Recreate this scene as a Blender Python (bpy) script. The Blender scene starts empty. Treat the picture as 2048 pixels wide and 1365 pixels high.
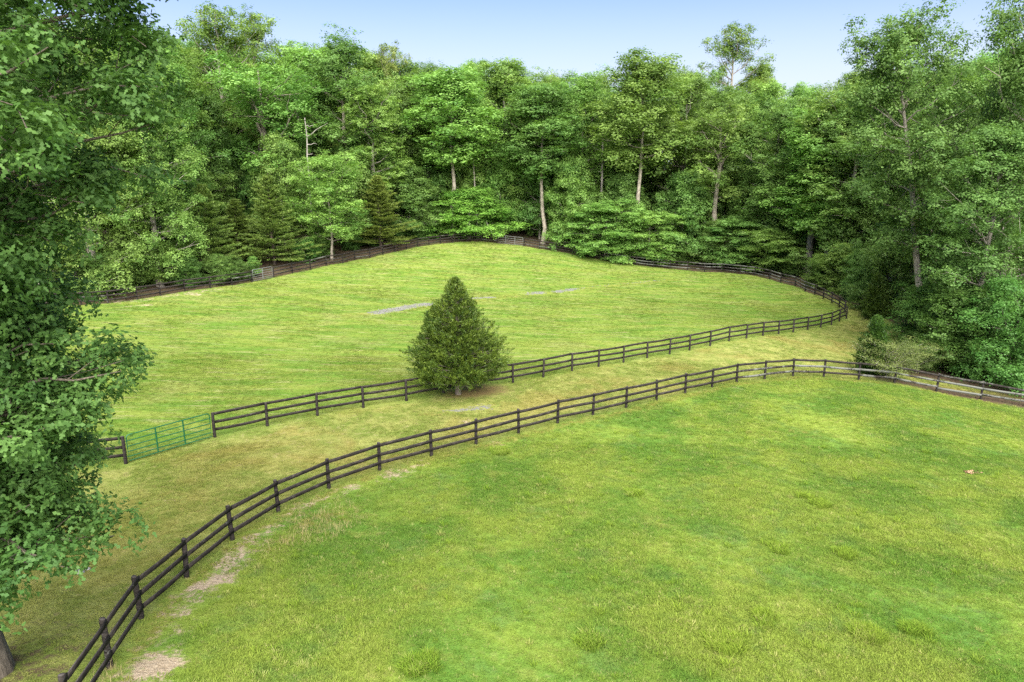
import bpy, math, random
import numpy as np
from math import radians as R_, sin, cos, pi

S = bpy.context.scene
C = S.collection

# ------------------------------------------------------------------ camera, sky, sun, exposure
CZ = 12.5
PITCH = R_(14.0)
FPX = 1365.0
cd = bpy.data.cameras.new('camera')
cam = bpy.data.objects.new('camera', cd)
C.objects.link(cam)
cd.sensor_width = 36.0
cd.lens = 24.0
cd.clip_start = 0.1
cd.clip_end = 9000
cam.location = (0, 0, CZ)
cam.rotation_euler = (pi / 2 - PITCH, 0, 0)
S.camera = cam

SUN_EL, SUN_AZ = R_(48), R_(172)          # azimuth clockwise from +Y: the sun stands high behind the camera, to the right
w = bpy.data.worlds.new('World')
S.world = w
w.use_nodes = True
nt = w.node_tree
nt.nodes.clear()
out = nt.nodes.new('ShaderNodeOutputWorld')
bg = nt.nodes.new('ShaderNodeBackground')
sky = nt.nodes.new('ShaderNodeTexSky')
sky.sky_type = 'NISHITA'
sky.sun_disc = False
sky.sun_elevation = SUN_EL
sky.sun_rotation = SUN_AZ
sky.altitude = 150
sky.air_density = 1.0
sky.dust_density = 1.0
sky.ozone_density = 3.0
bg.inputs['Strength'].default_value = 0.05
# thin summer haze: the blue pales evenly towards the horizon all the way round
tco = nt.nodes.new('ShaderNodeTexCoord')
sep = nt.nodes.new('ShaderNodeSeparateXYZ')
nt.links.new(tco.outputs['Generated'], sep.inputs[0])
hz = nt.nodes.new('ShaderNodeMapRange')
hz.interpolation_type = 'SMOOTHERSTEP'
for k_, v_ in ((1, .0), (2, .31), (3, 1.0), (4, 0.0)):
    hz.inputs[k_].default_value = v_
nt.links.new(sep.outputs[2], hz.inputs[0])
mu = nt.nodes.new('ShaderNodeMix')
mu.data_type, mu.blend_type = 'RGBA', 'MULTIPLY'
mu.inputs[0].default_value = 1.0
nt.links.new(sky.outputs[0], mu.inputs[6])
mu.inputs[7].default_value = (.74, .76, .95, 1)
mh = nt.nodes.new('ShaderNodeMix')
mh.data_type = 'RGBA'
nt.links.new(hz.outputs[0], mh.inputs[0])
nt.links.new(mu.outputs[2], mh.inputs[6])
mh.inputs[7].default_value = (4.0, 4.3, 4.75, 1)
nt.links.new(mh.outputs[2], bg.inputs[0])
nt.links.new(bg.outputs[0], out.inputs[0])

sl = bpy.data.lights.new('sun', 'SUN')
sl.energy = 4.0
sl.angle = R_(78)
sl.color = (1.0, 0.95, 0.86)
so = bpy.data.objects.new('sun', sl)
C.objects.link(so)
# direction towards the sun
sd = np.array([sin(SUN_AZ) * cos(SUN_EL), cos(SUN_AZ) * cos(SUN_EL), sin(SUN_EL)])
so.rotation_euler = (pi / 2 - SUN_EL, 0, math.atan2(sd[1], sd[0]) + pi / 2)

S.view_settings.view_transform = 'Standard'
S.view_settings.look = 'None'
S.view_settings.gamma = 1.0
S.view_settings.use_curve_mapping = False
S.view_settings.exposure = 2.18
S.render.engine = 'CYCLES'
S.cycles.max_bounces = 6
S.cycles.diffuse_bounces = 4
S.cycles.glossy_bounces = 1
S.cycles.transmission_bounces = 3
S.cycles.use_denoising = False

# ------------------------------------------------------------------ measured fence posts (x, y, z)
A = [(-7.8,8.9,2.25),(-8.6,11.1,1.95),(-9.02,13.09,1.64),(-9.50,15.26,1.34),(-9.43,17.55,1.08),(-9.08,19.96,0.85),(-8.38,22.28,0.63),(-7.17,24.56,0.46),(-5.53,26.38,0.31),(-3.56,28.09,0.21),(-1.67,29.63,0.13),(0.32,31.22,0.07),(2.32,32.72,-0.00),(4.30,34.21,-0.09),(6.28,35.56,-0.21),(8.30,37.21,-0.25),(10.30,38.67,-0.35),(12.33,40.15,-0.45),(14.30,41.55,-0.60),(16.52,42.73,-0.73),(18.83,43.83,-0.87),(21.15,44.37,-1.10),(23.67,44.61,-1.32),(26.08,44.51,-1.57),(28.43,43.56,-1.83),(30.80,42.61,-2.07),(33.15,41.75,-2.25),(35.5,40.9,-2.4)]
STUB = [(-25.6,23.9,0.5),(-23.4,24.8,0.42),(-21.15,25.65,0.35),(-18.95,26.5,0.25),(-16.75,27.45,0.12)]
B = [(-14.32,30.81,0.03),(-12.27,32.20,0.05),(-10.17,33.69,0.06),(-8.06,35.05,0.04),(-5.91,36.29,-0.01),(-4.00,37.89,-0.09),(-1.96,39.33,-0.20),(0.06,40.54,-0.35),(2.02,42.20,-0.44),(4.01,43.85,-0.52),(5.97,45.26,-0.65),(7.94,46.78,-0.76),(9.91,48.28,-0.86),(11.90,49.79,-0.95),(13.77,51.23,-1.05),(15.80,52.74,-1.07),(17.85,54.47,-1.04),(19.74,55.85,-1.19),(21.67,57.34,-1.35),(23.59,58.80,-1.54),(25.51,60.30,-1.72),(27.46,61.79,-1.86),(29.34,63.28,-2.00),(31.15,65.01,-2.07),(32.76,66.82,-2.17),(34.22,68.38,-2.30),(35.28,71.01,-2.01),(35.71,73.23,-2.00),(36.01,75.67,-1.95),(36.03,77.90,-1.93),(36.07,80.28,-1.87),(35.81,82.39,-1.81),(35.75,85.33,-1.63),(34.72,87.46,-1.54),(34.11,89.70,-1.43),(32.91,92.03,-1.32),(31.41,93.46,-1.28),(29.16,94.70,-1.25),(27.02,95.31,-1.25),(24.76,95.96,-1.20),(22.53,96.93,-1.08),(20.28,97.66,-0.93),(18.00,98.37,-0.74),(15.72,98.88,-0.52),(13.57,99.43,-0.28),(11.18,100.65,0.13),(9.01,101.78,0.49),(6.62,102.33,0.79),(4.14,103.11,1.11),(1.82,103.96,1.44)]
CC = [(-2.26,104.86,1.76),(-4.66,105.28,2.0),(-6.87,104.54,1.98),(-8.98,103.49,2.02),(-10.62,101.90,1.99),(-12.13,100.16,1.95),(-13.51,98.45,1.91),(-14.85,96.35,1.79),(-16.14,94.36,1.67),(-17.42,92.23,1.51),(-18.72,89.93,1.32),(-20.34,88.33,1.26),(-21.40,86.23,1.15),(-23.07,84.62,1.08),(-24.34,82.19,0.89),(-25.88,80.01,0.75),(-27.26,77.56,0.63)]
DD = [(-28.65,74.63,0.57),(-30.07,72.61,0.57),(-31.59,70.72,0.56),(-33.47,69.01,0.56),(-34.90,66.84,0.48),(-36.18,64.92,0.42),(-38.06,63.31,0.39),(-39.98,62.31,0.40),(-42.2,61.5,.42),(-44.5,60.8,.45)]

# ------------------------------------------------------------------ ground height (thin-plate spline through the posts)
EX = [(0,10,1.7),(10,15,1.0),(20,20,.2),(30,30,-1.2),(15,30,-.1),(6,24,.4),(0,-20,2.2),(-11.5,12.8,1.75),(-11.3,65,-.6),(2,75.6,-.95),(14,84,-1.15),(22,91,-1.2),(-24,56,-.1),
      (0,125,3),(-30,112,4),(-50,95,3),(-60,70,1.5),(-70,40,1.5),(30,115,0),(50,95,-1),(50,75,-2),(45,55,-2.4),(60,40,-3),(-30,38,.4),(-30,15,1.3),(-25,0,2),(40,15,-1.3),(40,-10,-.3),(28,50,-1.9),(34,58,-2.3)]
for k in range(12):
    a = k * pi / 6
    EX += [(220 * cos(a), 60 + 220 * sin(a), 4.0 + 8 * max(0, sin(a))), (700 * cos(a), 60 + 700 * sin(a), 6.0), (2600 * cos(a), 2600 * sin(a), 6.0)]
CP = np.array(A + STUB + B + CC + DD + EX, float)
def _phi(r2):
    return 0.5 * r2 * np.log(np.maximum(r2, 1e-9))
def _fit():
    n = len(CP)
    xy = CP[:, :2] / 50
    K = _phi(((xy[:, None] - xy[None]) ** 2).sum(-1))
    lam = np.full(n, 0.006)
    P = np.c_[np.ones(n), xy]
    M = np.zeros((n + 3, n + 3))
    M[:n, :n] = K + np.diag(lam)
    M[:n, n:] = P
    M[n:, :n] = P.T
    return np.linalg.solve(M, np.r_[CP[:, 2], 0, 0, 0])
TPS = _fit()
def ground(x, y):
    x = np.atleast_1d(np.asarray(x, float)).ravel()
    y = np.atleast_1d(np.asarray(y, float)).ravel()
    z = np.empty(len(x))
    n = len(CP)
    for i in range(0, len(x), 20000):
        p = np.c_[x[i:i + 20000], y[i:i + 20000]] / 50
        K = _phi(((p[:, None] - CP[None, :, :2] / 50) ** 2).sum(-1))
        z[i:i + 20000] = K @ TPS[:n] + TPS[n] + p @ TPS[n + 1:]
    z += .035 * np.sin(x * .9 + 1.3 * np.sin(y * .5)) * np.sin(y * .8 + .7) + .02 * np.sin(x * 2.3 + y * 1.1) * np.sin(y * 2.7 - x * .6)
    return z
def g1(x, y):
    return float(ground([x], [y])[0])
def on_ground(px, py):
    """the ground point seen at a pixel of the photograph (survey helper)"""
    u, v = (px - 1024) / FPX, (682.5 - py) / FPX
    d = np.array([u, cos(PITCH) + v * sin(PITCH), -sin(PITCH) + v * cos(PITCH)])
    t = 12.5 / max(1e-3, -d[2])
    for _ in range(25):
        z = g1(d[0] * t, d[1] * t)
        t += 0.7 * ((CZ - z) / -d[2] - t)
    return d[0] * t, d[1] * t

# ------------------------------------------------------------------ mesh helpers
def mesh_np(name, V, faces, mats, mat_idx=None, attrs=None, smooth=False):
    """faces: list of (n, k) int arrays"""
    me = bpy.data.meshes.new(name)
    V = np.asarray(V, np.float32)
    me.vertices.add(len(V))
    me.vertices.foreach_set('co', V.ravel())
    tot = sum(f.size for f in faces)
    npol = sum(len(f) for f in faces)
    me.loops.add(tot)
    me.loops.foreach_set('vertex_index', np.concatenate([f.ravel() for f in faces]).astype(np.int32))
    me.polygons.add(npol)
    sizes = np.concatenate([np.full(len(f), f.shape[1]) for f in faces])
    st = np.r_[0, np.cumsum(sizes)[:-1]].astype(np.int32)
    me.polygons.foreach_set('loop_start', st)
    me.polygons.foreach_set('loop_total', sizes.astype(np.int32))
    if smooth:
        me.polygons.foreach_set('use_smooth', np.ones(npol, bool))
    for m in (mats if isinstance(mats, (list, tuple)) else [mats]):
        me.materials.append(m)
    if mat_idx is not None:
        me.polygons.foreach_set('material_index', np.asarray(mat_idx, np.int32))
    for k, a in (attrs or {}).items():
        at = me.attributes.new(k, 'FLOAT', 'POINT')
        at.data.foreach_set('value', np.asarray(a, np.float32))
    me.update(calc_edges=True)
    me.validate()
    return me

def obj(name, data, parent=None, loc=None, label=None, cat=None, group=None, kind=None):
    o = bpy.data.objects.new(name, data)
    C.objects.link(o)
    if parent is not None:
        o.parent = parent
    if loc is not None:
        o.location = loc
    for k, v in (('label', label), ('category', cat), ('group', group), ('kind', kind)):
        if v:
            o[k] = v
    return o
def thing(name, loc, label, cat, group=None, rz=0.0):
    o = obj(name, None, None, loc, label, cat, group)
    o.empty_display_size = 0.3
    o.rotation_euler = (0, 0, rz)
    return o

class MB:
    def __init__(s):
        s.V, s.F, s.n = [], {}, 0
    def add(s, V, F):
        V = np.asarray(V, float)
        F = np.asarray(F, int)
        s.V.append(V)
        s.F.setdefault(F.shape[1], []).append(F + s.n)
        s.n += len(V)
    def tube(s, pts, rad, n=6, cap=False):
        pts = np.asarray(pts, float)
        m = len(pts)
        rad = np.broadcast_to(np.asarray(rad, float), (m,))
        d = np.gradient(pts, axis=0)
        d /= np.linalg.norm(d, axis=1)[:, None] + 1e-9
        ref = np.array([0, 0, 1.0]) if abs(d[:, 2]).mean() < .8 else np.array([1.0, 0, 0])
        a = np.cross(d, ref)
        a /= np.linalg.norm(a, axis=1)[:, None] + 1e-9
        b = np.cross(d, a)
        th = np.arange(n) * 2 * pi / n
        V = pts[:, None] + rad[:, None, None] * (np.cos(th)[None, :, None] * a[:, None] + np.sin(th)[None, :, None] * b[:, None])
        i = np.arange(m - 1)[:, None] * n + np.arange(n)[None]
        j = np.arange(m - 1)[:, None] * n + (np.arange(n)[None] + 1) % n
        F = np.stack([i, j, j + n, i + n], -1).reshape(-1, 4)
        base = s.n
        s.add(V.reshape(-1, 3), F)
        if cap:
            for k in (0, m - 1):
                c = pts[k]
                ring = base + k * n + np.arange(n)
                s.V.append(c[None]); ci = s.n; s.n += 1
                T = np.stack([ring, np.roll(ring, -1), np.full(n, ci)], -1)
                if k == 0:
                    T = T[:, ::-1]
                s.F.setdefault(3, []).append(T)
    def build(s, name, mat, smooth=True):
        return mesh_np(name, np.concatenate(s.V), [np.concatenate(f) for f in s.F.values()], mat, smooth=smooth)

# ------------------------------------------------------------------ materials
def new_mat(name):
    m = bpy.data.materials.new(name)
    m.use_nodes = True
    t = m.node_tree
    t.nodes.clear()
    o = t.nodes.new('ShaderNodeOutputMaterial')
    return m, t, o
class NT:
    def __init__(s, t):
        s.t = t
    def n(s, typ, **kw):
        x = s.t.nodes.new(typ)
        for k, v in kw.items():
            setattr(x, k, v)
        return x
    def link(s, a, b):
        s.t.links.new(a, b)
    def val(s, sock, v):
        if hasattr(v, 'is_linked') or hasattr(v, 'links'):
            s.t.links.new(v, sock)
        else:
            sock.default_value = v
    def math(s, op, a, b=0.0, clamp=False):
        x = s.n('ShaderNodeMath', operation=op)
        x.use_clamp = clamp
        s.val(x.inputs[0], a); s.val(x.inputs[1], b)
        return x.outputs[0]
    def mix(s, f, a, b, blend='MIX'):
        x = s.n('ShaderNodeMix', data_type='RGBA', blend_type=blend)
        s.val(x.inputs[0], f)
        s.val(x.inputs[6], a if not isinstance(a, tuple) else (*a, 1))
        s.val(x.inputs[7], b if not isinstance(b, tuple) else (*b, 1))
        return x.outputs[2]
    def noise(s, vec, scale, detail=3.0, rough=.55, dist=0.0):
        x = s.n('ShaderNodeTexNoise')
        s.val(x.inputs['Vector'], vec)
        x.inputs['Scale'].default_value = scale
        x.inputs['Detail'].default_value = detail
        x.inputs['Roughness'].default_value = rough
        x.inputs['Distortion'].default_value = dist
        return x.outputs[0]
    def step(s, v, lo, hi):
        x = s.n('ShaderNodeMapRange', interpolation_type='SMOOTHSTEP')
        s.val(x.inputs[0], v)
        s.val(x.inputs[1], lo); s.val(x.inputs[2], hi)
        return x.outputs[0]
    def attr(s, name, typ='GEOMETRY'):
        x = s.n('ShaderNodeAttribute', attribute_type=typ, attribute_name=name)
        return x.outputs['Fac']

MASKS = ('m_far', 'm_lane', 'm_straw', 'm_dirt', 'm_litter', 'm_gravel', 'm_needle')
def turf_colour(N, typ, blades):
    """colour of the turf from world position and the surveyed cover masks; used by the ground and by the grass on it"""
    P = N.n('ShaderNodeNewGeometry').outputs['Position']
    mp = N.n('ShaderNodeMapping')
    N.link(P, mp.inputs[0])
    mp.inputs['Rotation'].default_value = (0, 0, -R_(34))
    mp.inputs['Scale'].default_value = (.16, 1.0, 1)
    Q = mp.outputs[0]
    a = {k: N.attr(k, typ) for k in MASKS}
    n1 = N.noise(P, .22, 4, .6, .4)
    n2 = N.noise(P, .75, 5, .62, .3)
    n3 = N.noise(P, 3.2, 4, .65)
    n4 = N.noise(P, 17, 3, .7)
    ns = N.noise(Q, .85, 4, .6, .3)
    ns2 = N.noise(Q, 2.6, 4, .65, .2)
    # near paddock: lush clover and grass in soft patches
    c = N.mix(N.step(n1, .37, .62), (0.078, 0.163, 0.022), (0.173, 0.234, 0.036))
    c = N.mix(N.math('MULTIPLY', N.step(n2, .50, .70), .60), c, (0.076, 0.152, 0.038))
    c = N.mix(N.math('MULTIPLY', N.step(n2, .46, .26), .65), c, (0.214, 0.247, 0.057))
    c = N.mix(N.math('MULTIPLY', N.step(n3, .55, .76), .35), c, (0.226, 0.243, 0.082))
    # far paddock: mown, streaked along the mowing
    f = N.mix(N.step(ns, .36, .62), (0.082, 0.155, 0.019), (0.150, 0.196, 0.034))
    f = N.mix(N.math('MULTIPLY', N.step(ns2, .52, .70), .75), f, (0.239, 0.237, 0.105))
    f = N.mix(N.math('MULTIPLY', N.step(n2, .52, .74), .6), f, (0.074, 0.155, 0.017))
    f = N.mix(N.math('MULTIPLY', N.step(n1, .50, .70), .5), f, (0.187, 0.204, 0.062))
    c = N.mix(a['m_far'], c, f)
    # trodden lane between the fences
    l = N.mix(N.step(n2, .34, .66), (.122, .162, .030), (.225, .236, .066))
    l = N.mix(N.math('MULTIPLY', N.step(n1, .46, .66), .7), l, (.205, .170, .048))
    l = N.mix(N.math('MULTIPLY', N.step(n3, .55, .72), .6), l, (.300, .255, .125))
    c = N.mix(a['m_lane'], c, l)
    k = N.math('ADD', a['m_straw'], N.math('MULTIPLY', N.math('SUBTRACT', n3, .5), 1.3))
    c = N.mix(N.math('MULTIPLY', N.step(k, .30, .75), .8), c, (0.206, 0.186, 0.047))
    # fine mottling that belongs to the plants
    c = N.mix(N.math('MULTIPLY', N.step(n4, .50, .75), .24), c, (0.041, 0.089, 0.010))
    c = N.mix(N.math('MULTIPLY', N.step(n4, .47, .25), .25), c, (0.206, 0.231, 0.049))
    if not blades:
        ln = N.mix(N.step(n3, .35, .68), (.036, .027, .016), (.085, .058, .035))
        ln = N.mix(N.math('MULTIPLY', N.step(n4, .5, .68), .6), ln, (.150, .105, .072))
        ln = N.mix(N.math('MULTIPLY', N.step(n2, .5, .62), .45), ln, (.05, .085, .02))
        k = N.math('ADD', a['m_litter'], N.math('MULTIPLY', N.math('SUBTRACT', n3, .5), .9))
        c = N.mix(N.step(k, .35, .65), c, ln)
        k = N.math('ADD', a['m_needle'], N.math('MULTIPLY', N.math('SUBTRACT', n3, .5), .9))
        c = N.mix(N.math('MULTIPLY', N.step(k, .34, .95), .75), c, N.mix(n4, (.10, .060, .028), (.21, .125, .062)))
        k = N.math('ADD', a['m_dirt'], N.math('ADD', N.math('MULTIPLY', N.math('SUBTRACT', n3, .5), 1.3), N.math('MULTIPLY', N.math('SUBTRACT', n2, .5), 1.0)))
        dc = N.mix(N.step(n4, .3, .7), (.225, .172, .110), (.385, .315, .225))
        c = N.mix(N.step(k, .34, .66), c, dc)
        k = N.math('ADD', a['m_gravel'], N.math('ADD', N.math('MULTIPLY', N.math('SUBTRACT', n3, .5), 1.5), N.math('MULTIPLY', N.math('SUBTRACT', n2, .5), 1.2)))
        gn = N.noise(P, 9, 3, .8)
        c = N.mix(N.step(k, .40, .62), c, N.mix(N.step(gn, .3, .7), (.07, .075, .05), (.23, .228, .215)))
    return c, P, n3, n4

m_ground, t, o = new_mat('turf_ground')
N = NT(t)
c, P, n3, n4 = turf_colour(N, 'GEOMETRY', False)
bs = N.n('ShaderNodeBsdfPrincipled')
N.link(c, bs.inputs['Base Color'])
bs.inputs['Roughness'].default_value = .95
bs.inputs['Specular IOR Level'].default_value = .1
bp = N.n('ShaderNodeBump')
bp.inputs['Strength'].default_value = .8
bp.inputs['Distance'].default_value = .12
N.link(N.math('ADD', N.math('MULTIPLY', N.noise(P, 6, 5, .75), 1.0), N.math('MULTIPLY', n4, .35)), bp.inputs['Height'])
N.link(bp.outputs[0], bs.inputs['Normal'])
N.link(bs.outputs[0], o.inputs[0])

m_blade, t, o = new_mat('grass_blade')
N = NT(t)
c, P, n3, n4 = turf_colour(N, 'INSTANCER', True)
g = N.n('ShaderNodeNewGeometry')
rnd = g.outputs['Random Per Island']
c = N.mix(.17, c, N.mix(rnd, (.065, .125, .018), (.29, .335, .075)))
dry = N.attr('dry', 'INSTANCER')
fresh = N.attr('fresh', 'INSTANCER')
c = N.mix(fresh, c, N.mix(rnd, (.12, .22, .012), (.26, .36, .040)))
c = N.mix(dry, c, N.mix(rnd, (.32, .25, .10), (.50, .42, .22)))
df = N.n('ShaderNodeBsdfDiffuse')
tr = N.n('ShaderNodeBsdfTranslucent')
N.link(c, df.inputs[0]); N.link(c, tr.inputs[0])
mx = N.n('ShaderNodeMixShader')
mx.inputs[0].default_value = .35
N.link(df.outputs[0], mx.inputs[1]); N.link(tr.outputs[0], mx.inputs[2])
N.link(mx.outputs[0], o.inputs[0])

def leaf_mat(name, c_lo, c_hi, trans=.42, rough=.5, spec=.25):
    m, t, o = new_mat(name)
    N = NT(t)
    lv = N.attr('lv')
    oi = N.n('ShaderNodeObjectInfo')
    c = N.mix(lv, c_lo, c_hi)
    c = N.mix(1.0, c, oi.outputs['Color'], 'MULTIPLY')
    hs = N.n('ShaderNodeHueSaturation')
    N.link(c, hs.inputs['Color'])
    N.link(N.math('ADD', .488, N.math('MULTIPLY', oi.outputs['Random'], .024)), hs.inputs['Hue'])
    N.link(N.math('ADD', .88, N.math('MULTIPLY', oi.outputs['Random'], .24)), hs.inputs['Value'])
    c = hs.outputs[0]
    bs = N.n('ShaderNodeBsdfPrincipled')
    N.link(c, bs.inputs['Base Color'])
    bs.inputs['Roughness'].default_value = rough
    bs.inputs['Specular IOR Level'].default_value = spec
    tr = N.n('ShaderNodeBsdfTranslucent')
    N.link(N.mix(1.0, c, (1.15, 1.2, .7), 'MULTIPLY'), tr.inputs[0])
    mx = N.n('ShaderNodeMixShader')
    mx.inputs[0].default_value = trans
    N.link(bs.outputs[0], mx.inputs[1]); N.link(tr.outputs[0], mx.inputs[2])
    N.link(mx.outputs[0], o.inputs[0])
    return m
m_leaf = leaf_mat('broadleaf_foliage', (.062, .138, .028), (.186, .300, .072))
m_oakleaf = leaf_mat('oak_leaf', (.060, .132, .030), (.176, .286, .074), rough=.55, spec=.2)
m_pine = leaf_mat('pine_needles', (.068, .128, .025), (.180, .255, .050), trans=.25)
m_cedar = leaf_mat('cedar_spray', (.018, .058, .010), (.118, .200, .028), trans=.22)
m_shrub = leaf_mat('shrub_leaf', (.085, .130, .035), (.200, .245, .075))

def bark_mat(name, c0, c1, sc=5.0):
    m, t, o = new_mat(name)
    N = NT(t)
    tc = N.n('ShaderNodeTexCoord').outputs['Object']
    mp = N.n('ShaderNodeMapping')
    N.link(tc, mp.inputs[0])
    mp.inputs['Scale'].default_value = (1, 1, .22)
    n = N.noise(mp.outputs[0], sc * 2.2, 5, .7, .4)
    n2 = N.noise(tc, 1.1, 3)
    c = N.mix(N.step(n, .35, .65), c0, c1)
    c = N.mix(N.math('MULTIPLY', N.step(n2, .5, .7), .5), c, tuple(x * 1.35 for x in c1))
    oi = N.n('ShaderNodeObjectInfo')
    c = N.mix(1.0, c, oi.outputs['Color'], 'MULTIPLY')
    bs = N.n('ShaderNodeBsdfPrincipled')
    N.link(c, bs.inputs['Base Color'])
    bs.inputs['Roughness'].default_value = .9
    bp = N.n('ShaderNodeBump')
    bp.inputs['Strength'].default_value = .7
    bp.inputs['Distance'].default_value = .03
    N.link(n, bp.inputs['Height'])
    N.link(bp.outputs[0], bs.inputs['Normal'])
    N.link(bs.outputs[0], o.inputs[0])
    return m
m_bark = bark_mat('grey_bark', (.11, .095, .075), (.30, .27, .225))
m_barkd = bark_mat('dark_bark', (.055, .045, .035), (.15, .12, .095))
m_dead = bark_mat('dead_wood', (.14, .125, .105), (.29, .27, .235), 3)

def fence_mat(name, lichen):
    m, t, o = new_mat(name)
    N = NT(t)
    P = N.n('ShaderNodeNewGeometry').outputs['Position']
    oi = N.n('ShaderNodeObjectInfo').outputs['Random']
    mp = N.n('ShaderNodeMapping')
    N.link(P, mp.inputs[0])
    mp.inputs['Scale'].default_value = (1, 1, 5)
    n = N.noise(mp.outputs[0], 4, 5, .7)
    n2 = N.noise(P, 19, 3, .7)
    c = N.mix(N.step(n, .35, .68), (.010, .0085, .0076), (.036, .030, .026))
    c = N.mix(N.math('MULTIPLY', N.step(n, .56, .76), N.math('ADD', .25, N.math('MULTIPLY', oi, .4))), c, (.105, .090, .080))
    g = N.n('ShaderNodeNewGeometry')
    nz = N.n('ShaderNodeSeparateXYZ')
    N.link(g.outputs['Normal'], nz.inputs[0])
    if lichen < .4:     # paler grey on the upward-facing edges
        c = N.mix(N.math('MULTIPLY', N.step(nz.outputs[2], .6, .9), .55), c, (.085, .076, .070))
    k = N.math('ADD', N.math('MULTIPLY', n2, .55), N.math('MULTIPLY', N.noise(P, 1.1, 4, .7), .75))
    k = N.math('ADD', k, N.math('MULTIPLY', oi, .12))
    c = N.mix(N.step(k, .86 - .33 * lichen, .98 - .33 * lichen), c, (.110, .114, .100))
    bs = N.n('ShaderNodeBsdfPrincipled')
    N.link(c, bs.inputs['Base Color'])
    bs.inputs['Roughness'].default_value = .85
    bs.inputs['Specular IOR Level'].default_value = .15
    bp = N.n('ShaderNodeBump')
    bp.inputs['Strength'].default_value = .5
    bp.inputs['Distance'].default_value = .01
    N.link(n, bp.inputs['Height'])
    N.link(bp.outputs[0], bs.inputs['Normal'])
    N.link(bs.outputs[0], o.inputs[0])
    return m
m_fence = fence_mat('black_fence_paint', .04)
m_fence2 = fence_mat('lichen_spotted_fence_paint', .46)
m_fence3 = fence_mat('lichen_grey_fence_paint', .72)

def metal_mat(name, col, rough, metallic):
    m, t, o = new_mat(name)
    N = NT(t)
    P = N.n('ShaderNodeTexCoord').outputs['Object']
    n = N.noise(P, 6, 4, .7)
    c = N.mix(N.math('MULTIPLY', N.step(n, .5, .75), .5), col, tuple(x * .6 for x in col))
    bs = N.n('ShaderNodeBsdfPrincipled')
    N.link(c, bs.inputs['Base Color'])
    bs.inputs['Roughness'].default_value = rough
    bs.inputs['Metallic'].default_value = metallic
    N.link(bs.outputs[0], o.inputs[0])
    return m
m_green = metal_mat('green_gate_paint', (.003, .072, .024), .5, 0)
m_galv = metal_mat('galvanised_steel', (.17, .18, .175), .55, .35)

m_stone, t, o = new_mat('pale_stone')
N = NT(t)
P = N.n('ShaderNodeTexCoord').outputs['Object']
rnd = N.n('ShaderNodeNewGeometry').outputs['Random Per Island']
c = N.mix(N.noise(P, 9, 4, .7), (.08, .078, .072), (.21, .205, .20))
c = N.mix(.5, c, N.mix(rnd, (.08, .08, .08), (.28, .275, .265)))
bs = N.n('ShaderNodeBsdfPrincipled')
N.link(c, bs.inputs['Base Color'])
bs.inputs['Roughness'].default_value = .85
N.link(bs.outputs[0], o.inputs[0])

m_deadleaf, t, o = new_mat('dry_leaf')
N = NT(t)
rnd = N.n('ShaderNodeNewGeometry').outputs['Random Per Island']
c = N.mix(rnd, (.13, .07, .03), (.28, .18, .10))
bs = N.n('ShaderNodeBsdfPrincipled')
N.link(c, bs.inputs['Base Color'])
bs.inputs['Roughness'].default_value = .8
N.link(bs.outputs[0], o.inputs[0])

# ------------------------------------------------------------------ ground cover survey (raster of masks)
RX0, RX1, RY0, RY1, RS = -75.0, 80.0, -5.0, 140.0, 0.25
gx = np.arange(RX0, RX1, RS)
gy = np.arange(RY0, RY1, RS)
GX, GY = np.meshgrid(gx, gy)
def inpoly(poly):
    p = np.asarray(poly, float)
    ins = np.zeros(GX.shape, bool)
    for i in range(len(p)):
        x1, y1 = p[i]; x2, y2 = p[i - 1]
        if y1 == y2:
            continue
        cnd = ((y1 > GY) != (y2 > GY)) & (GX < (x2 - x1) * (GY - y1) / (y2 - y1) + x1)
        ins ^= cnd
    return ins
def seg_dist(pts, signed=False):
    p = np.asarray(pts, float)[:, :2]
    best = np.full(GX.shape, 1e9)
    for i in range(len(p) - 1):
        a, b = p[i], p[i + 1]
        ab = b - a
        tt = np.clip(((GX - a[0]) * ab[0] + (GY - a[1]) * ab[1]) / (ab @ ab), 0, 1)
        d = np.hypot(GX - a[0] - tt * ab[0], GY - a[1] - tt * ab[1])
        best = np.minimum(best, d)
    return best
def blur(a, r):
    k = np.exp(-.5 * (np.arange(-3 * r, 3 * r + 1) / r) ** 2)
    k /= k.sum()
    a = np.apply_along_axis(lambda v: np.convolve(np.pad(v, 3 * r, 'edge'), k, 'valid'), 1, a)
    return np.apply_along_axis(lambda v: np.convolve(np.pad(v, 3 * r, 'edge'), k, 'valid'), 0, a)
xy2 = lambda L: [p[:2] for p in L]
far_poly = xy2(STUB) + xy2(B) + xy2(CC) + xy2(DD) + [(-80, 52), (-80, 24)]
near_poly = xy2(A) + [(60, 33), (90, -20), (90, -6), (-8, -6)]
lane_poly = xy2(A)[::-1] + [(-90, 5)] + [(-90, 60)] + xy2(DD)[::-1] + xy2(CC)[::-1] + xy2(B)[::-1] + [(-14, 31)]
inside_far = inpoly(far_poly)
inside_near = inpoly(near_poly)
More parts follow.
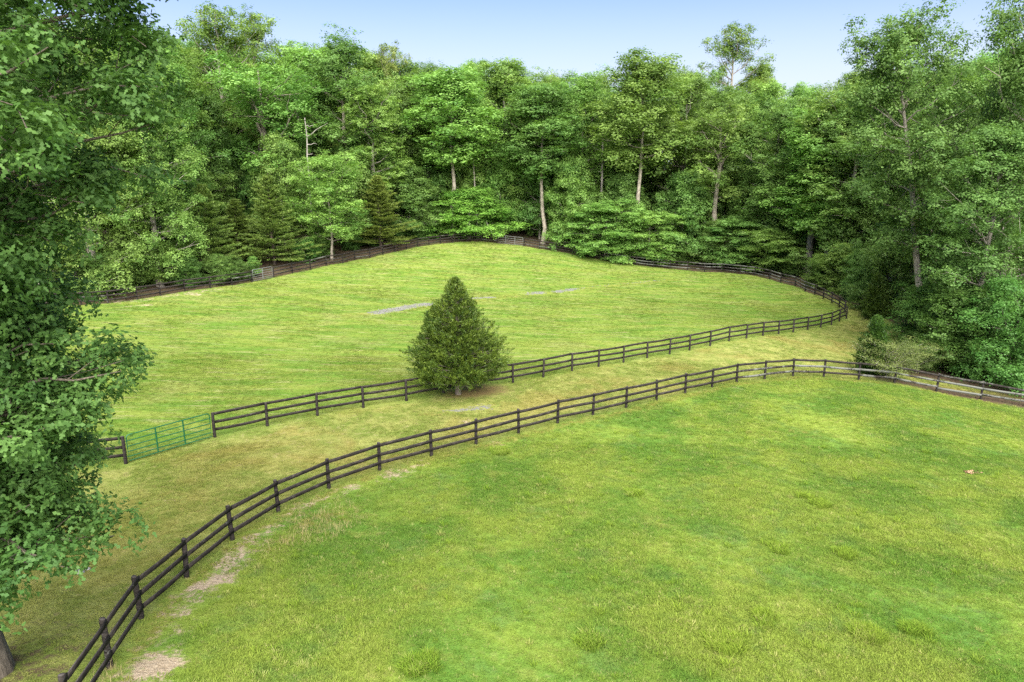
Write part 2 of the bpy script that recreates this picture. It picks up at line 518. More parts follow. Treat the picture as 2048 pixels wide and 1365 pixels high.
# everything else that is open: lane and the glade round the corner of the far paddock
open_poly = [(-90, 60), (-90, 0), (-12, 0), (-9, 8)] + xy2(A) + [(38, 40.6), (37.5, 42.5), (33.5, 45), (30.5, 47), (28.5, 48.5), (30, 51), (33.5, 55), (36, 60), (38.0, 66), (38.6, 72), (38, 76), (36.4, 80)] + xy2(B)[30:] + xy2(CC) + xy2(DD) + [(-60, 58)]
opened = inpoly(open_poly) | inside_far | inside_near
M = {k: np.zeros(GX.shape) for k in MASKS}
M['m_far'] = blur(inside_far.astype(float), 2)
lane = opened & ~inside_far & ~inside_near
M['m_lane'] = blur(lane.astype(float), 2)
lit = (~opened).astype(float)
dA, dB, dC, dD = seg_dist(A), seg_dist(B), seg_dist(CC), seg_dist(DD)
dR = seg_dist(A[23:])
lit = np.maximum(lit, np.clip(1.25 - dR / 2.6, 0, 1) * (GX > 22) * ~inside_near)
lit = np.maximum(lit, .75 * np.clip(1.2 - dR / 1.5, 0, 1) * (GX > 28.5))
lit = np.maximum(lit, .55 * np.exp(-((GX + 11.5) ** 2 + (GY - 13) ** 2) / 12))
M['m_litter'] = blur(lit, 3)
straw = np.zeros(GX.shape)
# bleached strips at the foot of the fences
n_near = inside_near * np.exp(-((dA - .45) / .35) ** 2)
straw = np.maximum(straw, .8 * n_near)
straw = np.maximum(straw, .50 * inside_far * np.exp(-(np.minimum(dC, dD) / .9) ** 2))
straw = np.maximum(straw, .38 * inside_far * np.exp(-(seg_dist(B[26:]) / .8) ** 2))
straw = np.maximum(straw, .28 * lane * np.exp(-(seg_dist([(-9, 21), (-6, 29), (0, 35.5), (10, 43), (20, 50), (28, 55)]) / 1.3) ** 2))
straw = np.maximum(straw, .40 * lane * np.exp(-(((GX + 13) / 7) ** 2 + ((GY - 22) / 6) ** 2)))
straw = np.maximum(straw, .30 * inside_far * np.exp(-(seg_dist([(-22, 37), (-6, 44), (10, 54), (28, 66)]) / 5) ** 2))
dirt = np.zeros(GX.shape)
dirt = np.maximum(dirt, .44 * inside_near * np.exp(-((dA - .7) / .9) ** 2) * (GY < 27))
gravel = np.zeros(GX.shape)
needle = np.zeros(GX.shape)
def blob(arr, px, py, rx, ry, s, ang=0.0):
    x, y = on_ground(px, py)
    ca, sa = cos(ang), sin(ang)
    u = (GX - x) * ca + (GY - y) * sa
    v = -(GX - x) * sa + (GY - y) * ca
    np.maximum(arr, s * np.exp(-((u / rx) ** 2 + (v / ry) ** 2) ** 2), out=arr)
def streak(arr, pts, r, s):
    d = seg_dist([on_ground(*p) for p in pts])
    np.maximum(arr, s * np.exp(-(d / r) ** 4), out=arr)
blob(dirt, 322, 1334, .62, .50, .95, .9)
blob(dirt, 447, 1161, .62, .42, .8, .3)
blob(dirt, 352, 1224, .38, .30, .7, .5)
blob(dirt, 330, 1285, .4, .4, .45)
blob(dirt, 500, 1075, .8, .5, .62, .9)
blob(dirt, 595, 1012, .9, .35, .5, .9)
blob(dirt, 455, 1135, .9, .5, .5, .7)
blob(straw, 650, 1040, 1.6, 1.0, .55, .7)
blob(straw, 560, 1090, 1.2, .7, .5, .7)
for px, py, rr_, q in ((395, 1200, .5, .5), (420, 1230, .4, .45), (540, 1060, .7, .5), (630, 1000, .7, .45), (700, 975, .8, .42), (480, 1105, .6, .5), (300, 1300, .6, .5), (255, 1345, .5, .5), (385, 1180, .7, .55), (840, 930, 1.0, .30), (1000, 890, 1.0, .28), (1470, 775, .8, .38)):
    blob(dirt, px, py, rr_, rr_ * .5, min(.95, q * 1.35 + .05), .8)
blob(dirt, 940, 844, .9, .4, .55, .6)
blob(dirt, 330, 1000, 1.0, .5, .38, .6)
blob(dirt, 465, 858, .6, .3, .5, .5)
streak(dirt, [(225, 606), (290, 600), (345, 591), (440, 580)], 1.1, .44)
blob(dirt, 275, 612, 2.0, .6, .58, .4)
blob(dirt, 395, 590, 1.6, .5, .5, .4)
streak(gravel, [(748, 626), (790, 619), (856, 608)], .9, .72)
streak(gravel, [(905, 602), (985, 595)], .5, .62)
streak(gravel, [(1060, 588), (1085, 586)], .8, .68)
streak(gravel, [(1112, 584), (1148, 579)], .7, .68)
streak(gravel, [(1160, 577), (1330, 560)], .5, .42)
streak(straw, [(700, 632), (1000, 596), (1340, 560)], 1.2, .45)
streak(gravel, [(880, 825), (935, 820), (985, 812)], .45, .62)
streak(straw, [(860, 828), (1010, 808)], .9, .5)
blob(needle, 955, 783, 2.6, 1.7, 1.0, .6)
blob(needle, 905, 790, 1.8, 1.0, .6, .6)
for px, py, r in ((1660, 840, 1.0), (1500, 870, 1.4), (1450, 930, 1.3), (1640, 870, 1.2), (1600, 860, 1.0), (1100, 980, 1.2), (1900, 860, 1.2), (2020, 880, 1.0), (1180, 905, 1.2), (1700, 1010, 1.0), (1330, 1050, 1.0), (860, 1180, 1.0), (1040, 960, 1.2), (700, 1150, 1.2)):
    blob(straw, px, py, r * 1.4, r * .6, .40, .5)
M['m_straw'], M['m_dirt'], M['m_gravel'], M['m_needle'] = blur(straw, 1), blur(dirt, 1), blur(gravel, 1), blur(needle, 2)
def sample(k, x, y):
    a = M[k]
    fx = np.clip((x - RX0) / RS, 0, a.shape[1] - 1.001)
    fy = np.clip((y - RY0) / RS, 0, a.shape[0] - 1.001)
    i, j = fx.astype(int), fy.astype(int)
    u, v = fx - i, fy - j
    i1, j1 = np.minimum(i + 1, a.shape[1] - 1), np.minimum(j + 1, a.shape[0] - 1)
    return (a[j, i] * (1 - u) + a[j, i1] * u) * (1 - v) + (a[j1, i] * (1 - u) + a[j1, i1] * u) * v

# ------------------------------------------------------------------ terrain: one sheet out past the horizon
def axis(a, b, st, lim):
    x = list(np.arange(a, b, st))
    d, p = st, x[-1]
    while p < lim:
        d *= 1.25
        p += d
        x.append(p)
    d, p = st, x[0]
    pre = []
    while p > -lim:
        d *= 1.25
        p -= d
        pre.append(p)
    return np.array(pre[::-1] + x)
ax, ay = axis(-52, 56, .33, 3500), axis(7, 112, .33, 3500)
TX, TY = np.meshgrid(ax, ay)
tx, ty = TX.ravel(), TY.ravel()
tz = ground(tx, ty)
nx, ny = len(ax), len(ay)
ii = (np.arange(ny - 1)[:, None] * nx + np.arange(nx - 1)[None]).ravel()
TF = np.stack([ii, ii + 1, ii + nx + 1, ii + nx], -1)
at = {k: sample(k, tx, ty) for k in MASKS}
outside = (tx < RX0) | (tx > RX1) | (ty > RY1) | (ty < RY0 - 30)
at['m_litter'] = np.where(outside, 1.0, at['m_litter'])
terrain = obj('ground', mesh_np('ground', np.c_[tx, ty, tz], [TF], m_ground, attrs=at, smooth=True), kind='structure', label='grassy paddocks, worn lane and leaf-covered forest floor', cat='ground')

# ------------------------------------------------------------------ grass: tufts on surveyed points, one object of stuff
rng = np.random.default_rng(5)
tuft_col = bpy.data.collections.new('grass_tufts')
def tuft(name, nb, h, spread, wd, lean):
    V, F = [], []
    for k in range(nb):
        a = rng.uniform(0, 2 * pi)
        r = spread * math.sqrt(rng.uniform())
        p = np.array([r * cos(a), r * sin(a), 0])
        hh = h * rng.uniform(.5, 1.15)
        b = rng.uniform(0, 2 * pi)
        ln = lean * rng.uniform(.3, 1.2) * hh
        d = np.array([cos(a + rng.normal() * .8), sin(a + rng.normal() * .8), 0])
        s = np.array([cos(b), sin(b), 0]) * wd * rng.uniform(.6, 1.2)
        m = p + d * ln * .35 + np.array([0, 0, hh * .6])
        e = p + d * ln + np.array([0, 0, hh * rng.uniform(.7, 1)])
        n = len(V)
        V += [p - s, p + s, m + s * .8, m - s * .8, e]
        F.append((n, n + 1, n + 2, n + 3))
        F.append((n + 3, n + 2, n + 4, n + 4))
    V = np.array(V)
    F = np.array(F)
    q = F[F[:, 2] != F[:, 3]]
    tr3 = F[F[:, 2] == F[:, 3]][:, :3]
    me = mesh_np(name, V, [q, tr3], m_blade)
    oo = bpy.data.objects.new(name, me)
    tuft_col.objects.link(oo)
tuft('grass_tuft_0', 26, .055, .14, .009, 1.3)
tuft('grass_tuft_1', 24, .075, .15, .009, 1.2)
tuft('grass_tuft_2', 22, .045, .14, .013, 1.5)
tuft('grass_tuft_3', 40, .20, .12, .009, 1.0)
tuft('grass_tuft_4', 7, .26, .12, .004, .5)
def scatter(n, x0, x1, y0, y1):
    return rng.uniform(x0, x1, n), rng.uniform(y0, y1, n)
def rvalue(x, y, f, seed):
    r = np.random.default_rng(seed)
    v = 0
    for k in range(5):
        a = r.uniform(0, 2 * pi)
        ff = f * r.uniform(.6, 1.6)
        v = v + np.sin(ff * (x * cos(a) + y * sin(a)) + r.uniform(0, 6) + 1.2 * np.sin(ff * .6 * (x * sin(a) - y * cos(a))))
    return v / 3
px_, py_ = [], []
for (n, x0, x1, y0, y1) in ((300000, -26, 36, 5, 30), (140000, -36, 48, 30, 47), (75000, -50, 50, 47, 75), (34000, -42, 42, 75, 106)):
    a, b = scatter(n, x0, x1, y0, y1)
    # keep what the lens could see, with a margin to step aside
    zc = b * cos(PITCH) + 12.5 * sin(PITCH)
    keep = np.abs(a) < .80 * zc + 7
    px_.append(a[keep]); py_.append(b[keep])
gxp, gyp = np.concatenate(px_), np.concatenate(py_)
ms = {k: sample(k, gxp, gyp) for k in MASKS}
bare = np.maximum.reduce([ms['m_dirt'] * 1.25, ms['m_litter'] * 1.1, ms['m_gravel'] * 1.3, ms['m_needle'] * .9])
keep = rng.uniform(0, 1, len(gxp)) > np.clip(bare * 1.7 - .25, 0, 1)
gxp, gyp = gxp[keep], gyp[keep]
ms = {k: v[keep] for k, v in ms.items()}
n = len(gxp)
lush = rvalue(gxp, gyp, .8, 3)
scl = (1 + .22 * lush) * rng.uniform(.55, 1.05, n) * np.where(ms['m_far'] > .5, .75, 1) * np.where(ms['m_lane'] > .5, .75, 1) * (1 + .012 * np.clip(gyp - 30, 0, 80))
scl = np.clip(scl, .3, 2.2)
idx = rng.integers(0, 3, n)
near = (ms['m_far'] < .3) & (ms['m_lane'] < .3)
idx = np.where(near & (rng.uniform(size=n) < .003), 3, idx)
def px_xy(px, py):
    return on_ground(px, py)
dry = np.clip(rng.uniform(-6.0, 1.0, n), 0, 1) * .4
for px, py, r, kk in ((650, 1035, 1.5, .10), (560, 1085, 1.0, .08), (620, 1060, 1.2, .09), (215, 1352, .5, .4)):
    x, y = px_xy(px, py)
    s = (np.hypot(gxp - x, gyp - y) < r) & (rng.uniform(size=n) < kk)
    idx = np.where(s, 4, idx)
    dry = np.where(s, .9, dry)
for px, py, r in ((1450, 1290, .45), (1180, 1285, .3), (1735, 1270, .35), (1830, 1262, .3), (1690, 1110, .3), (1640, 1010, .3), (1610, 995, .25), (840, 1330, .4), (1530, 1240, .3), (1270, 990, .3), (1000, 905, .4), (1560, 1100, .3)):
    x, y = px_xy(px, py)
    s = (np.hypot(gxp - x, gyp - y) < r) & (rng.uniform(size=n) < .5)
    idx = np.where(s, 3, idx)
    scl = np.where(s, 1.0, scl)
fresh = np.where(idx == 3, .45, 0.0)
gzp = ground(gxp, gyp) - .012
pm = bpy.data.meshes.new('grass')
pm.vertices.add(n)
pm.vertices.foreach_set('co', np.c_[gxp, gyp, gzp].astype(np.float32).ravel())
for k, v in list(ms.items()) + [('scl', scl), ('dry', dry), ('fresh', fresh), ('rz', rng.uniform(0, 2 * pi, n))]:
    a = pm.attributes.new(k, 'FLOAT', 'POINT')
    a.data.foreach_set('value', np.asarray(v, np.float32))
a = pm.attributes.new('idx', 'INT', 'POINT')
a.data.foreach_set('value', idx.astype(np.int32))
grass = obj('grass', pm, kind='stuff', label='short green grass and clover growing over both paddocks and the lane', cat='grass')
ng = bpy.data.node_groups.new('grass_on_points', 'GeometryNodeTree')
ng.interface.new_socket('Geometry', in_out='INPUT', socket_type='NodeSocketGeometry')
ng.interface.new_socket('Geometry', in_out='OUTPUT', socket_type='NodeSocketGeometry')
gi, go = ng.nodes.new('NodeGroupInput'), ng.nodes.new('NodeGroupOutput')
ci = ng.nodes.new('GeometryNodeCollectionInfo')
ci.inputs[0].default_value = tuft_col
ci.inputs[1].default_value = True
ci.inputs[2].default_value = True
ip = ng.nodes.new('GeometryNodeInstanceOnPoints')
def nattr(nm, dt):
    x = ng.nodes.new('GeometryNodeInputNamedAttribute')
    x.data_type = dt
    x.inputs[0].default_value = nm
    return x.outputs[0]
cx = ng.nodes.new('ShaderNodeCombineXYZ')
ng.links.new(nattr('rz', 'FLOAT'), cx.inputs[2])
ng.links.new(gi.outputs[0], ip.inputs['Points'])
ng.links.new(ci.outputs[0], ip.inputs['Instance'])
ip.inputs['Pick Instance'].default_value = True
ng.links.new(nattr('idx', 'INT'), ip.inputs['Instance Index'])
ng.links.new(cx.outputs[0], ip.inputs['Rotation'])
ng.links.new(nattr('scl', 'FLOAT'), ip.inputs['Scale'])
ng.links.new(ip.outputs[0], go.inputs[0])
md = grass.modifiers.new('grass', 'NODES')
md.node_group = ng

# gravel of the drainage swale, loose stones as stuff
rng = np.random.default_rng(11)
mb = MB()
ico = np.array([(0, 0, 1), (.9, 0, .3), (.28, .85, .3), (-.72, .53, .3), (-.72, -.53, .3), (.28, -.85, .3), (0, 0, -.5)])
icf = np.array([(0, 1, 2), (0, 2, 3), (0, 3, 4), (0, 4, 5), (0, 5, 1), (6, 2, 1), (6, 3, 2), (6, 4, 3), (6, 5, 4), (6, 1, 5)])
a, b = scatter(60000, -14, 26, 36, 98)
pg = sample('m_gravel', a, b)
s = rng.uniform(size=len(a)) < np.clip(pg * 1.5 - .4, 0, 1)
a, b = a[s], b[s]
z = ground(a, b)
for x, y, zz in zip(a, b, z):
    r = rng.uniform(.03, .11)
    V = ico * rng.uniform(.7, 1.2, (7, 3)) * r * np.array([1, 1, .7])
    th = rng.uniform(0, 6.3)
    V = np.c_[V[:, 0] * cos(th) - V[:, 1] * sin(th), V[:, 0] * sin(th) + V[:, 1] * cos(th), V[:, 2]]
    mb.add(V + np.array([x, y, zz + .01]), icf)
obj('gravel', mb.build('gravel', m_stone, smooth=False), kind='stuff', label='grey stones lying along the drainage swale across the far paddock', cat='gravel')

# ------------------------------------------------------------------ fences
rng = np.random.default_rng(21)
def post_mesh(k, h):
    mb = MB()
    pts = [(0, 0, -.35), (0, 0, .1), (.004, .002, h * .5), (-.003, .004, h - .02), (0, 0, h)]
    mb.tube(pts, [.075, .075, .072, .070, .060], 8, cap=True)
    return mb.build('post', m_fence, smooth=False)
POSTS = [post_mesh(k, h) for k, h in enumerate((1.25, 1.265, 1.235))]
RAIL_Z = (1.165, .76, .37)
def rail_mesh(p, q, nrm, mat):
    """a 15 cm board from p to q, a little bowed, origin at the middle"""
    m = (p + q) / 2
    d = q - p
    Lh = np.linalg.norm(d)
    d = d / Lh
    up = np.array([0, 0, 1.0])
    sg, bow = rng.normal() * .012 - .006, rng.normal() * .008
    tw = rng.normal() * .02
    V = []
    ns = 5
    for i in range(ns):
        tt = i / (ns - 1)
        e = 4 * tt * (1 - tt)
        c = p + (q - p) * (tt * .992 + .004) + up * (sg * e) + nrm * (bow * e) - m
        u2 = up + nrm * tw * (1 if i % 2 else .6)
        hh = .069 + rng.normal() * .0015
        for (aa, bb) in ((-1, -1), (1, -1), (1, 1), (-1, 1)):
            V.append(c + nrm * .0135 * aa + u2 * hh * bb)
    F = []
    for i in range(ns - 1):
        for k in range(4):
            F.append((i * 4 + k, i * 4 + (k + 1) % 4, i * 4 + 4 + (k + 1) % 4, i * 4 + 4 + k))
    F += [(3, 2, 1, 0), (ns * 4 - 4, ns * 4 - 3, ns * 4 - 2, ns * 4 - 1)]
    return mesh_np('rail', V, [np.array(F)], mat), m
def fence(pts, side, label, group, lichen=lambda i, r: m_fence, skip=(), loose=()):
    pts = np.array(pts, float)
    pts[:, 2] = ground(pts[:, 0], pts[:, 1])
    root = thing('board_fence', tuple(pts[0]), label, 'fence', group)
    for i, p in enumerate(pts):
        o = obj('post', POSTS[rng.integers(0, 3)], root, tuple(p - pts[0]))
        o.rotation_euler = (rng.normal() * .018, rng.normal() * .018, rng.uniform(0, 6))
    for i in range(len(pts) - 1):
        if i in skip:
            continue
        p, q = pts[i].copy(), pts[i + 1].copy()
        d = q - p
        nrm = np.array([-d[1], d[0], 0]) * side
        nrm /= np.linalg.norm(nrm)
        for r, hz in enumerate(RAIL_Z):
            e0, e1 = rng.normal() * .012, rng.normal() * .012
            drop = loose[(i, r)] if (i, r) in loose else (0, 0)
            me, m = rail_mesh(p + nrm * .092 + np.array([0, 0, hz + e0 + drop[0]]), q + nrm * .092 + np.array([0, 0, hz + e1 + drop[1]]), nrm, lichen(i, r))
            obj('rail', me, root, tuple(m - pts[0]))
    return root
FG = 'black board fences round the paddocks'
def lichA(i, r):
    if i < 18:
        return m_fence
    if i >= 22 and r > 0:
        return m_fence3
    if i >= 20 and r > 0:
        return m_fence2 if rng.uniform() < .6 else m_fence3
    if i >= 22:
        return m_fence2
    return m_fence2 if r > 0 else m_fence
fence(A, -1, 'long black three-board fence curving across the foreground, its right end spotted with lichen', FG, lichA, loose={(24, 2): (-.12, -.05), (25, 0): (0, -.12)})
fence(STUB, 1, 'short stretch of black board fence half hidden by the oak, left of the green gate', FG)
def lichB(i, r):
    if 30 <= i <= 43:
        return m_fence3 if rng.uniform() < .6 else m_fence2
    return m_fence2 if (i > 26 and rng.uniform() < .4) else m_fence
fence(B, 1, 'black board fence from the green gate past the lone cedar and round the far corner', FG, lichB)
fence(CC, 1, 'black board fence below the young pines, between the two galvanised gates', FG, lambda i, r: m_fence if rng.uniform() < .9 else m_fence2)
fence(DD, 1, 'black board fence running left from the nearer galvanised gate under the oak boughs', FG, lambda i, r: m_fence if rng.uniform() < .8 else m_fence2)

def gate(P0, P1, mat, label, h, nbars, uprights, tr):
    P0, P1 = np.array(P0, float), np.array(P1, float)
    for P in (P0, P1):
        P[2] = g1(P[0], P[1])
    d = P1 - P0
    Lh = np.linalg.norm(d[:2])
    u = d / Lh
    a, b = P0 + u * .16, P1 - u * .16
    root = thing('metal_gate', tuple(a), label, 'gate', 'metal gates in the board fences')
    up = np.array([0, 0, 1.0])
    ax_ = b - a
    z0, z1, rc = .10, .10 + h, .14
    def pt(s, z):
        return ax_ * s + up * z
    ll = np.linalg.norm(ax_)
    loop = [pt(0, z0), pt(0, z1 - rc)]
    for k in range(1, 4):
        th = k / 4 * pi / 2
        loop.append(pt(rc / ll * (1 - cos(th)), z1 - rc + rc * sin(th)))
    loop.append(pt(rc / ll, z1))
    for s in (.25, .5, .75):
        loop.append(pt(s, z1))
    loop.append(pt(1 - rc / ll, z1))
    for k in range(1, 4):
        th = k / 4 * pi / 2
        loop.append(pt(1 - rc / ll * (1 - sin(th)), z1 - rc * (1 - cos(th))))
    loop += [pt(1, z1 - rc), pt(1, z0 - .02)]
    mb = MB()
    mb.tube(loop, tr, 8)
    obj('frame', mb.build('gate_frame', mat), root)
    for k in range(nbars):
        z = z0 + (h) * ((k / nbars) ** 1.12)
        mb = MB()
        mb.tube([pt(0, z), pt(.5, z), pt(1, z)], tr * .85, 6)
        obj('bar', mb.build('gate_bar', mat), root)
    for s in uprights:
        mb = MB()
        mb.tube([pt(s, z0 - .01), pt(s, z0 + h * .5), pt(s, z1)], tr * 1.25, 6)
        obj('upright', mb.build('gate_upright', mat), root)
    # hinges on the post side
    for z in (.3, 1.0):
        mb = MB()
        mb.tube([pt(0, z) - u * .14, pt(0, z)], .014, 6)
        obj('hinge', mb.build('gate_hinge', mat), root)
    return root
gate(STUB[-1], B[0], m_green, 'wide green tubular gate beside the oak in the lower left', 1.17, 5, (.33, .66), .027)
gate(CC[-1], DD[0], m_galv, 'galvanised six-bar gate below the young pines, nearer and further left', 1.2, 5, (.5,), .03)
gate(B[-1], CC[0], m_galv, 'galvanised gate at the far end of the paddock under the forest edge', 1.15, 4, (.33, .7), .026)

# ------------------------------------------------------------------ trees: builders
def unit(v):
    return v / (np.linalg.norm(v, axis=-1, keepdims=True) + 1e-9)
def cards(c, nrm, size, aspect, rng, tangent=None):
    n = len(c)
    t0 = rng.normal(size=(n, 3)) if tangent is None else tangent + rng.normal(size=(n, 3)) * .25
    t0 = unit(t0 - (t0 * nrm).sum(1)[:, None] * nrm)
    b = np.cross(nrm, t0)
    s = size[:, None]
    V = np.stack([c - t0 * s * .5, c + b * s * aspect * .5 + t0 * s * .08 - nrm * s * .06, c + t0 * s * .5, c - b * s * aspect * .5 + t0 * s * .08 - nrm * s * .06], 1)
    return V
LOBE = np.array([(0, -.5), (.20, -.16), (.08, -.02), (.28, .18), (0, .5), (-.28, .18), (-.08, -.02), (-.20, -.16)])
def lobed(c, nrm, size, rng):
    n = len(c)
    t0 = rng.normal(size=(n, 3))
    t0 = unit(t0 - (t0 * nrm).sum(1)[:, None] * nrm)
    b = np.cross(nrm, t0)
    L = LOBE
    V = c[:, None] + size[:, None, None] * (L[None, :, 0, None] * b[:, None] + L[None, :, 1, None] * t0[:, None]) - (np.abs(L[None, :, 0, None]) * .25 + .25 * L[None, :, 1, None] ** 2) * size[:, None, None] * nrm[:, None]
    return V
def leaf_mesh(name, V, lv, mat, tri=False):
    n, k, _ = V.shape
    F = np.arange(n * k).reshape(n, k)
    return mesh_np(name, V.reshape(-1, 3), [F], mat, attrs={'lv': np.repeat(np.clip(lv, 0, 1), k)})

def broadleaf(seed, H=24., cb=.35, R=5., nl=26, npf=4, pr=1.25, nsp=14, nlf=20, ls=.24, tr=.32, e0=8, e1=68, flat=.95, shape='oak', bark=None, mat=None, fork=0, gap=0., sr=.30, normal_up=.40, droop=0., lobe=False, limbs=None, lean=0.0, topfill=1.0):
    rng = np.random.default_rng(seed)
    mb = MB()
    kk = np.linspace(0, 1, 9)
    wob = np.cumsum(rng.normal(size=(9, 2)) * .012 * H * .3, axis=0)
    wob -= wob[0]
    axis_ = np.c_[wob[:, 0] + lean * H * kk, wob[:, 1], kk * H * .93]
    def ta(h):
        return np.array([np.interp(h, axis_[:, 2], axis_[:, i]) for i in range(3)])
    rad = tr * (1 - kk * .9) ** .75
    rad[0] *= 1.35
    ax2 = axis_.copy()
    ax2[0, 2] = -.4
    mb.tube(ax2, rad, 9)
    puffs = []     # centre, radius
    def limb(h, az, Lm, el, n, rb):
        p0 = ta(h)
        dh = np.array([cos(az), sin(az), 0])
        side = np.array([-sin(az), cos(az), 0])
        cv = rng.normal() * .12
        ss = np.linspace(0, 1, 6)
        rise = math.tan(el)
        pts = p0 + dh * (Lm * ss)[:, None] * cos(el) + np.array([0, 0, 1.0]) * (Lm * (sin(el) * ss + .12 * ss ** 2 - droop * ss ** 2))[:, None] + side * (cv * Lm * ss ** 2)[:, None]
        pts += np.r_[np.zeros((1, 3)), rng.normal(size=(5, 3)) * .035 * Lm]
        mb.tube(pts, rb * (1 - ss * .85), 6)
        puffs.append((pts[-1].copy(), pr * rng.uniform(.6, .9)))
        for k in range(n):
            s = (k + rng.uniform(.3, 1.0)) / n
            s = .30 + .72 * s
            q = p0 * 0 + np.array([np.interp(min(s, 1), ss, pts[:, i]) for i in range(3)])
            lat = side * rng.normal() * .30 * Lm * (.35 + .4 * s) + np.array([0, 0, 1]) * rng.normal() * (.17 if flat > .6 else .12) * Lm + dh * rng.normal() * .08 * Lm
            c = q + lat
            puffs.append((c, pr * rng.uniform(.65, 1.3)))
            s0 = max(.08, s - .25)
            q0 = np.array([np.interp(s0, ss, pts[:, i]) for i in range(3)])
            mid = (q0 + c) / 2 + rng.normal(size=3) * .05 * Lm
            mb.tube([q0, mid, c], [rb * .42 * (1 - .6 * s), rb * .28 * (1 - .6 * s), .012], 5)
    ga = rng.uniform(0, 6.28)
    if limbs is None:
        limbs = []
        for i in range(nl):
            t_ = (i + rng.uniform(0, .9)) / nl
            if shape == 'oak':
                pf = (.62 + .85 * t_ - 1.30 * t_ ** 2.6) if t_ < 1 else .1
            elif shape == 'dome':
                pf = math.sqrt(max(.05, 1 - (t_ * .95) ** 2.4)) * (.75 + .25 * min(1, t_ * 4))
            elif shape == 'cone':
                pf = (1 - t_) ** .75 * 1.05 + .12
            else:
                pf = .55 + .9 * t_ * (1 - t_) * 1.6
            pf = max(.16, pf)
            h = H * (cb + (1 - cb) * .93 * t_ ** .92)
            ga += 2.39996 + rng.normal() * .35
            limbs.append((h, ga, R * pf * rng.uniform(.78, 1.12) / max(.45, cos(R_(e0 + (e1 - e0) * t_ ** 1.2))) * .92, R_(e0 + (e1 - e0) * t_ ** 1.2 + rng.normal() * 6), npf if t_ < .8 else max(2, npf - 1), tr * (.42 - .28 * t_)))
    for L_ in limbs:
        limb(*L_)
    for k in range(int(4 * topfill)):
        c = ta(H * rng.uniform(.86, .93)) + rng.normal(size=3) * np.array([.10, .10, .03]) * R * 2
        puffs.append((c, pr * rng.uniform(.7, 1.1)))
    cs, ns, lv = [], [], []
    for c, r in puffs:
        if rng.uniform() < gap:
            continue
        m = max(4, int(nsp * (r / pr) ** 2 * rng.uniform(.85, 1.15)))
        d = rng.normal(size=(m, 3)) + np.array([0, 0, .6])
        d = unit(d)
        sp = c + d * (r * rng.uniform(.55, 1.08, m))[:, None] * np.array([1, 1, flat])
        j = nlf
        lo = rng.normal(size=(m, j, 3)) * np.array([sr, sr, sr * (.40 + .45 * flat)])
        pos = (sp[:, None] + lo).reshape(-1, 3)
        dd = np.repeat(d, j, 0)
        nn = unit(np.array([0, 0, normal_up]) + dd * .95 + rng.normal(size=(m * j, 3)) * (.45 if lobe else .30))
        cs.append(pos); ns.append(nn)
        pv = rng.normal() * .16
        lv.append(.5 + pv + np.repeat(rng.normal(size=m) * .13, j) + rng.normal(size=m * j) * .09)
    cs, ns, lv = np.concatenate(cs), np.concatenate(ns), np.concatenate(lv)
    sz = ls * rng.uniform(.65, 1.25, len(cs))
    mat = mat or m_leaf
    V = lobed(cs, ns, sz, rng) if lobe else cards(cs, ns, sz, .62, rng)
    q = np.hypot(cs[:, 0], cs[:, 1])
    return mb.build('trunk', bark or m_bark), leaf_mesh('crown', V, lv, mat), float(np.percentile(cs[:, 2], 99.8)), float(np.percentile(q, 96))

def forked(seed, H=24., R=5., ls=.21):
    """tall tree whose pale bole splits into three rising limbs under a broad high crown"""
    rng = np.random.default_rng(seed)
    lb = []
    for k in range(4):
        lb.append((H * (.50 + .03 * k), k * 1.6 + rng.normal() * .3, R * 1.25, R_(62 + rng.normal() * 6), 6, .17))
    for k in range(7):
        lb.append((H * rng.uniform(.6, .9), k * 2.4, R * rng.uniform(.7, 1.1), R_(rng.uniform(15, 45)), 5, .11))
    for k in range(3):
        lb.append((H * rng.uniform(.38, .5), k * 2.1 + 1, R * .7, R_(20), 3, .07))
    return broadleaf(seed, H, .5, R, limbs=lb, tr=.30, pr=1.25, nsp=27, nlf=14, ls=ls, sr=.20)

